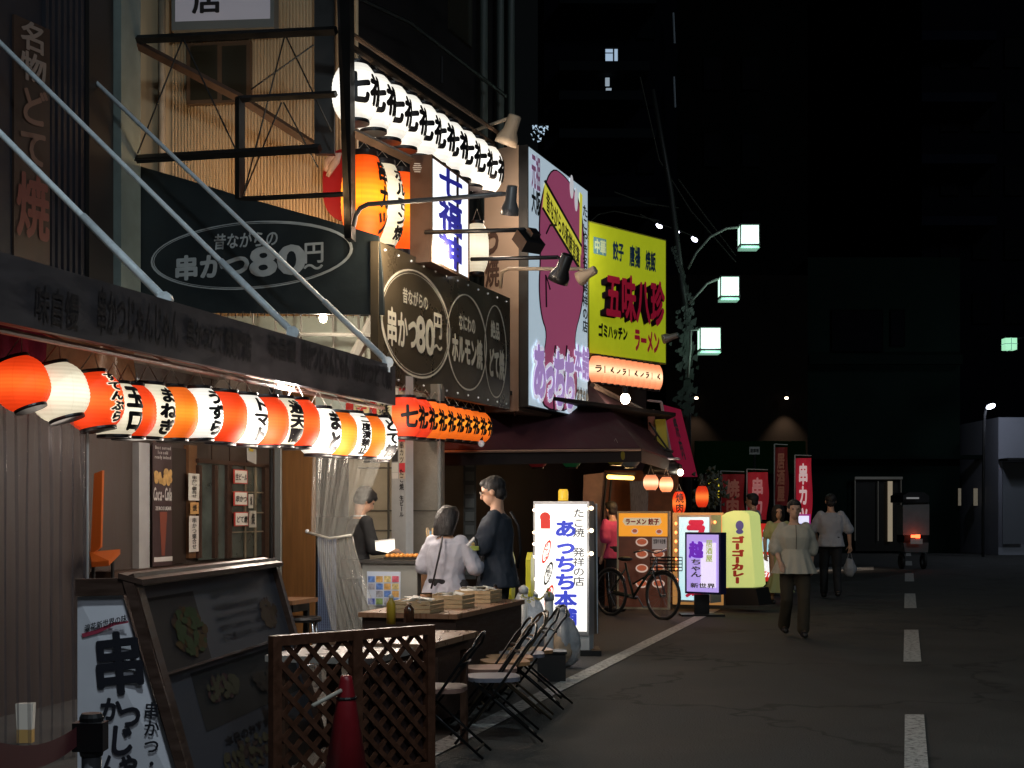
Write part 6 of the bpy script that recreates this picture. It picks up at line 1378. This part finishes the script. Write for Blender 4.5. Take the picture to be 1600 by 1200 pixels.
def sleeve(J, k, s_, frac, r0=.068, r1=.06, end=None):
    sh, el, wr = J['sh'+s_]*1., J['el'+s_], J['wr'+s_]; out = []; sh = sh+V((-sh.x*.1, 0, -.012*k)); r0_ = min(r0, .066); out = [('C', sh, r0_*k, sh.lerp(el, .5), r1*k)]; r0 = r0_
    if frac <= 1: out.append(('C', sh, r0*k, sh.lerp(el, frac), r1*k))
    else: out += [('C', sh, r0*k, el, r1*k), ('C', el, r1*k, el.lerp(wr, frac-1), (end or r1*.8)*k)]
    return out
def top_cloth(t, J, k, torso, m, hem, w=1.16, fr=.8, flare=1.0, r0=.072, r1=.066, amp=.008, end=None, name='shirt', boxy=0., vox=.012, dep=1.):
    secs = [(V(J['pel'])+V((0, 0, hem))*k, (.165*w*flare+boxy)*k, (.125*w*flare*dep+boxy*.6)*k)]
    secs += [(V(c), rx*w+boxy*k, ry*w*dep+boxy*.6*k) for c, rx, ry in torso[2:5]]+[(V(torso[5][0])+V((0, 0, -.012)), torso[5][1]*1.15, torso[5][2]*1.15)]
    S = [('L', secs)]
    for s_ in 'LR': S += sleeve(J, k, s_, fr, r0, r1, end)
    return part(name, wrinkle(union(S, vox, 2), amp, 11, hem*9), m, t, True, local=True)
def trousers(t, J, k, m, w=1.22, end=.95, cuff=.062, name='trousers', vox=.013, wide=0.):
    S = [('L', [(V(J['pel'])+V((0, 0, -.1))*k, .15*w*k, .115*w*k), (V(J['pel'])+V((0, 0, .09))*k, .145*w*k, .11*w*k)])]
    for s_ in 'LR': hp, kn, an = J['hp'+s_], J['kn'+s_], J['an'+s_]; S += [('C', hp, .098*k+wide, kn, .074*k+wide), ('C', kn, .074*k+wide, kn.lerp(an, end), cuff*k+wide)]
    return part(name, wrinkle(union(S, vox, 2), .007, 9, 4), m, t, True, local=True)
R90 = math.radians
# girl with bob, back to us
lav = mat('lavender_sweat', (.4, .4, .46), .85, var=.08, vs=8, bump=.3, bs=15); blk = mat('black_cloth', (.013, .013, .015), .8, var=.3)
gl_, J, k, to, h = person('long haired person in lavender grey sweatshirt with thin black shoulder strap, back turned', V((-.56, 11.95, 0)), R90(-22), 1.49, dict(elR=(.3, .03, 1.12), wrR=(.27, .26, 1.13), elL=(-.24, .0, 1.13), wrL=(-.12, .24, 1.08)), None, 'bob', .009, True, .08, (.25, -.2))
top_cloth(gl_, J, k, to, lav, -.10, 1.3, 1.78, 1.12, .078, .078, .014, .05, 'sweatshirt', .01)
trousers(gl_, J, k, blk)
part('strap', MB().tube([V(p)*k for p in ((.02, -.11, 1.42), (.035, -.175, 1.33), (.01, -.2, 1.18), (-.03, -.2, 1.02), (-.06, -.19, .93))], .008, 6), INK, gl_, True, local=True)
part('shoulder_bag', union([('E', V((.13, .0, .92))*k, (.11, .08, .1))], .02, 2), blk, gl_, True, local=True)
# man in navy
nav = mat('navy_tee', (.022, .03, .045), .85, var=.2, vs=8, bump=.25, bs=15)
mn, J, k, to, h = person('person with glasses in oversized navy t-shirt and black trousers, eating beside the griddle', V((-.12, 12.15, 0)), R90(82), 1.74, dict(elR=(.21, .08, 1.13), wrR=(.14, .3, 1.14), elL=(-.2, .1, 1.14), wrL=(-.06, .32, 1.15)), None, 'short', .009, False, .04, (.28, 0))
top_cloth(mn, J, k, to, nav, -.14, 1.24, 1.0, 1.12, .082, .088, .011, None, 'shirt', .014)
trousers(mn, J, k, blk)
gm = MB()
for sg in (-1, 1):
    gm.tube([h(sg*.034+.024*math.cos(a*.628), .101, .012+.019*math.sin(a*.628)) for a in range(10)], .002, 4, True); gm.tube([h(sg*.058, .099, .018), h(sg*.078, .0, .012)], .002, 4)
gm.tube([h(-.01, .103, .015), h(.01, .103, .015)], .002, 4); part('glasses', gm, mat('glasses_frame', (.35, .33, .3), .3, .8), mn, local=True)
part('bag_strap', MB().tube([V(p)*k for p in ((-.1, -.12, 1.42), (-.08, -.185, 1.3), (0, -.19, 1.1), (.06, -.16, .95))], .012, 6), blk, mn, True, local=True)
fd = thing('food_boat', 'green leaf coloured food boat held between the two customers', 'food', V((-.36, 11.92, 1.12)))
part('boat', MB().prism([V((-.42, 11.86, 1.13)), V((-.28, 11.86, 1.13)), V((-.26, 11.97, 1.13)), V((-.44, 11.97, 1.13))], (0, 0, .035)), mat('boat_green', (.35, .45, .1), .5), fd)
part('pieces', MB().ell(V((-.38, 11.9, 1.175)), (.025,)*3).ell(V((-.33, 11.91, 1.175)), (.025,)*3).ell(V((-.35, 11.94, 1.18)), (.025,)*3), mat('piece_tan', (.5, .35, .15), .5), fd, True)
pk = thing('drink_can', 'white and black stick held over the food boat', 'utensil', V((-.33, 11.8, 1.18)))
part('handle', MB().tube([V((-.37, 11.8, 1.17)), V((-.31, 11.8, 1.235))], .013, 8), WHITE, pk); part('tip', MB().tube([V((-.31, 11.8, 1.235)), V((-.295, 11.8, 1.215)), V((-.29, 11.8, 1.17))], .012, 8), BLK, pk)
# cook
ckp, J, k, to, h = person('person cooking at the griddle in black shirt, half hidden by the vinyl curtain', V((-1.48, 13.45, 0)), R90(-62), 1.68, dict(elR=(.2, .1, 1.12), wrR=(.1, .34, 1.09), elL=(-.2, .1, 1.13), wrL=(-.02, .36, 1.09)), None, 'bowl', .009, False, .12, (.55, 0))
top_cloth(ckp, J, k, to, blk, -.1, 1.15, 1.55, 1.05, .076, .068, .008, .045, 'shirt'); trousers(ckp, J, k, blk)
part('collar', MB().tube([V(J['nck'])+V((.055*math.cos(a*.524), .055*math.sin(a*.524)+.005, .0)) for a in range(12)], .012, 6, True), WHITE, ckp, True, local=True)
part('lanyard', MB().tube([V(J['nck'])+V((.05, .06, -.02)), V(J['chs'])+V((.02, .15, .0)), V(J['wst'])+V((.01, .16, .03))], .01, 5), mat('lanyard_red', (.5, .04, .05), .5), ckp, True, local=True)
# walking woman
crm = mat('cream_blouse', (.42, .385, .31), .85, var=.08, bump=.3, bs=20); brn = mat('brown_trousers', (.035, .026, .014), .85, var=.3)
wm_, J, k, to, h = person('walking person in cream peplum blouse and wide dark brown trousers, facing us', G(1241, 996), R90(178), 1.58, dict(knL=(-.1, .12, .5), anL=(-.09, .12, .1), knR=(.1, .04, .48), anR=(.1, -.18, .13), elL=(-.23, -.07, 1.13), wrL=(-.22, -.06, .9), elR=(.24, -.02, 1.13), wrR=(.2, .14, .95)), None, 'bun', .011, True)
top_cloth(wm_, J, k, to, crm, -.02, 1.2, 1.25, 1.0, .085, .085, .006, .075, 'blouse', .006)
pp = MB(); N3 = 64; vs = []
for j in range(9):
    c = j/8; z = (1.10-.30*c)*k
    for i in range(N3): a = i*6.28318/N3; r = 1+.07*math.sin(a*13)*c+.04*math.sin(a*7+1)*c; vs.append(V((math.cos(a)*(.165+.105*c)*r*k, math.sin(a)*(.13+.09*c)*r*k+.01, z)))
pp.add(vs, [(j*N3+i, j*N3+(i+1) % N3, (j+1)*N3+(i+1) % N3, (j+1)*N3+i) for j in range(8) for i in range(N3)]); pp.flat = True
part('peplum', pp, crm, wm_, True, local=True)
part('placket', MB().tube([V((0, .125, 1.4))*k, V((0, .165, 1.25))*k, V((0, .15, 1.1))*k], .005, 4), mat('placket_shade', (.1, .09, .07), .8), wm_, local=True)
trousers(wm_, J, k, brn, 1.2, .96, .072, 'trousers', .013, .004)
# man in white shirt walking away with a bag
wsh = mat('white_shirt', (.36, .36, .39), .85, var=.06, bump=.3, bs=18)
wmn, J, k, to, h = person('walking person in loose white shirt and black trousers carrying a white bag, back turned', G(1298, 936), R90(-8), 1.74, dict(knL=(-.1, .1, .5), anL=(-.1, .1, .1), knR=(.1, 0, .49), anR=(.1, -.17, .13), elR=(.29, -.0, 1.12), wrR=(.31, .04, .88), elL=(-.27, .05, 1.13), wrL=(-.2, .2, .98)), None, 'short', .012)
top_cloth(wmn, J, k, to, wsh, -.08, 1.26, .95, 1.05, .066, .085, .012, None, 'shirt', .015, .014); trousers(wmn, J, k, blk)
wl_ = Matrix.Translation(G(1298, 936)) @ Matrix.Rotation(R90(-8), 4, 'Z') @ (J['wrR']+V((0, .02, -.1)))
cbg = thing('carrier_bag', 'white plastic carrier bag hanging from the hand of the walker in white', 'bag', wl_-V((0, 0, .4)))
part('bag', blob(wl_-V((0, 0, .28)), .1, .08, .16, 2), mat('carrier_white', (.3, .3, .32), .5, bump=.5, bs=12), cbg, True); part('handle', MB().tube([wl_-V((-.05, 0, .16)), wl_+V((0, 0, .02)), wl_-V((.05, 0, .16))], .006, 5), mat('carrier_white', (.3, .3, .32)), cbg)
# man in grey shirt
gsh = mat('grey_shirt', (.32, .34, .37), .85, var=.1, bump=.3, bs=18)
gmn, J, k, to, h = person('person in pale grey short sleeved shirt beside the curry sign tower, turned left', V(((1176-800)/F*24.6, 24.6, 0)), R90(60), 1.76, dict(elR=(.24, .02, 1.12), wrR=(.24, .12, .9)), None, 'short', .013)
top_cloth(gmn, J, k, to, gsh, -.1, 1.2, .85, 1.06, .085, .085, .01, None, 'shirt', .01, .014); trousers(gmn, J, k, blk)
# person in pale yellow dress
ydr = mat('pale_yellow_dress', (.4, .42, .2), .85, bump=.3)
yp, J, k, to, h = person('person in pale yellow green flared dress mostly hidden behind the cream blouse', V(((1216-800)/F*22.5, 22.5, 0)), R90(180), 1.55, None, None, 'bob', .013, True)
top_cloth(yp, J, k, to, ydr, -.05, 1.12, .7, 1.0, .075, .07, .005, None, 'bodice', 0, .014)
pp = MB(); vs = []
for j in range(12):
    c = j/11; z = (1.0-.8*c)*k
    for i in range(N3): a = i*6.28318/N3; r = 1+.08*math.sin(a*9)*c; w_ = .15-.04*math.sin(c*3.14)+.12*c**3; vs.append(V((math.cos(a)*w_*r*k, math.sin(a)*w_*.9*r*k, z)))
pp.add(vs, [(j*N3+i, j*N3+(i+1) % N3, (j+1)*N3+(i+1) % N3, (j+1)*N3+i) for j in range(11) for i in range(N3)]); pp.flat = True
part('skirt', pp, ydr, yp, True, local=True)
# pink person
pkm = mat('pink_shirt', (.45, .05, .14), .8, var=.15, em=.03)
pp_, J, k, to, h = person('person in pink shirt standing by the ramen menu board, turned away', V(((962-800)/F*20.6, 20.6, 0)), R90(40), 1.6, None, None, 'short', .013, False, .15)
top_cloth(pp_, J, k, to, pkm, -.1, 1.2, .9, 1.1, .09, .085, .01, None, 'shirt', .012, .014); trousers(pp_, J, k, blk)
# shaded lamps added under the eaves to light tables and customers
for k_, (x, y, z, e_) in enumerate(((-2.7, 10.0, 2.3, 4), (-1.72, 10.9, 2.40, 75))):
    t = thing('added_eaves_lamp', ('small black shaded lamp under the eaves above the near tables', 'small black shaded lamp under the far end of the eaves')[k_], 'lamp', V((x, y, z+.05)))
    part('shade', MB().lathe(V((x, y, z+.05)), [(.09, 0), (.06, .08), (.02, .1)], 16), BLK, t, True); part('cord', MB().tube([V((x, y, z+.15)), V((x, y, 2.7))], .005), BLK, t)
    lamp('added_eaves_light', V((x, y, z)), e_, (1, .94, .86), .1)

cd = thing('awning_cloth', 'beige and magenta crumpled cloth under the near end of the eaves', 'cloth', P(110, 600, 8.9))
fcd = Face(-40, 8.4, 215, 9.6, 505, 600)
part('cloth', wavy(fcd, -40, 500, 215, 592, .05, 2, 60, 10, 3), mat('beige_cloth', (.34, .25, .16), .8, var=.4, vs=5), cd, True)
fcm = Face(-40, 8.2, 75, 8.6, 500, 590)
part('patch', wavy(fcm, -40, 500, 70, 585, .03, 2, 30, 8, 6), mat('magenta_cloth', (.2, .02, .07), .8, var=.4, vs=6), cd, True)
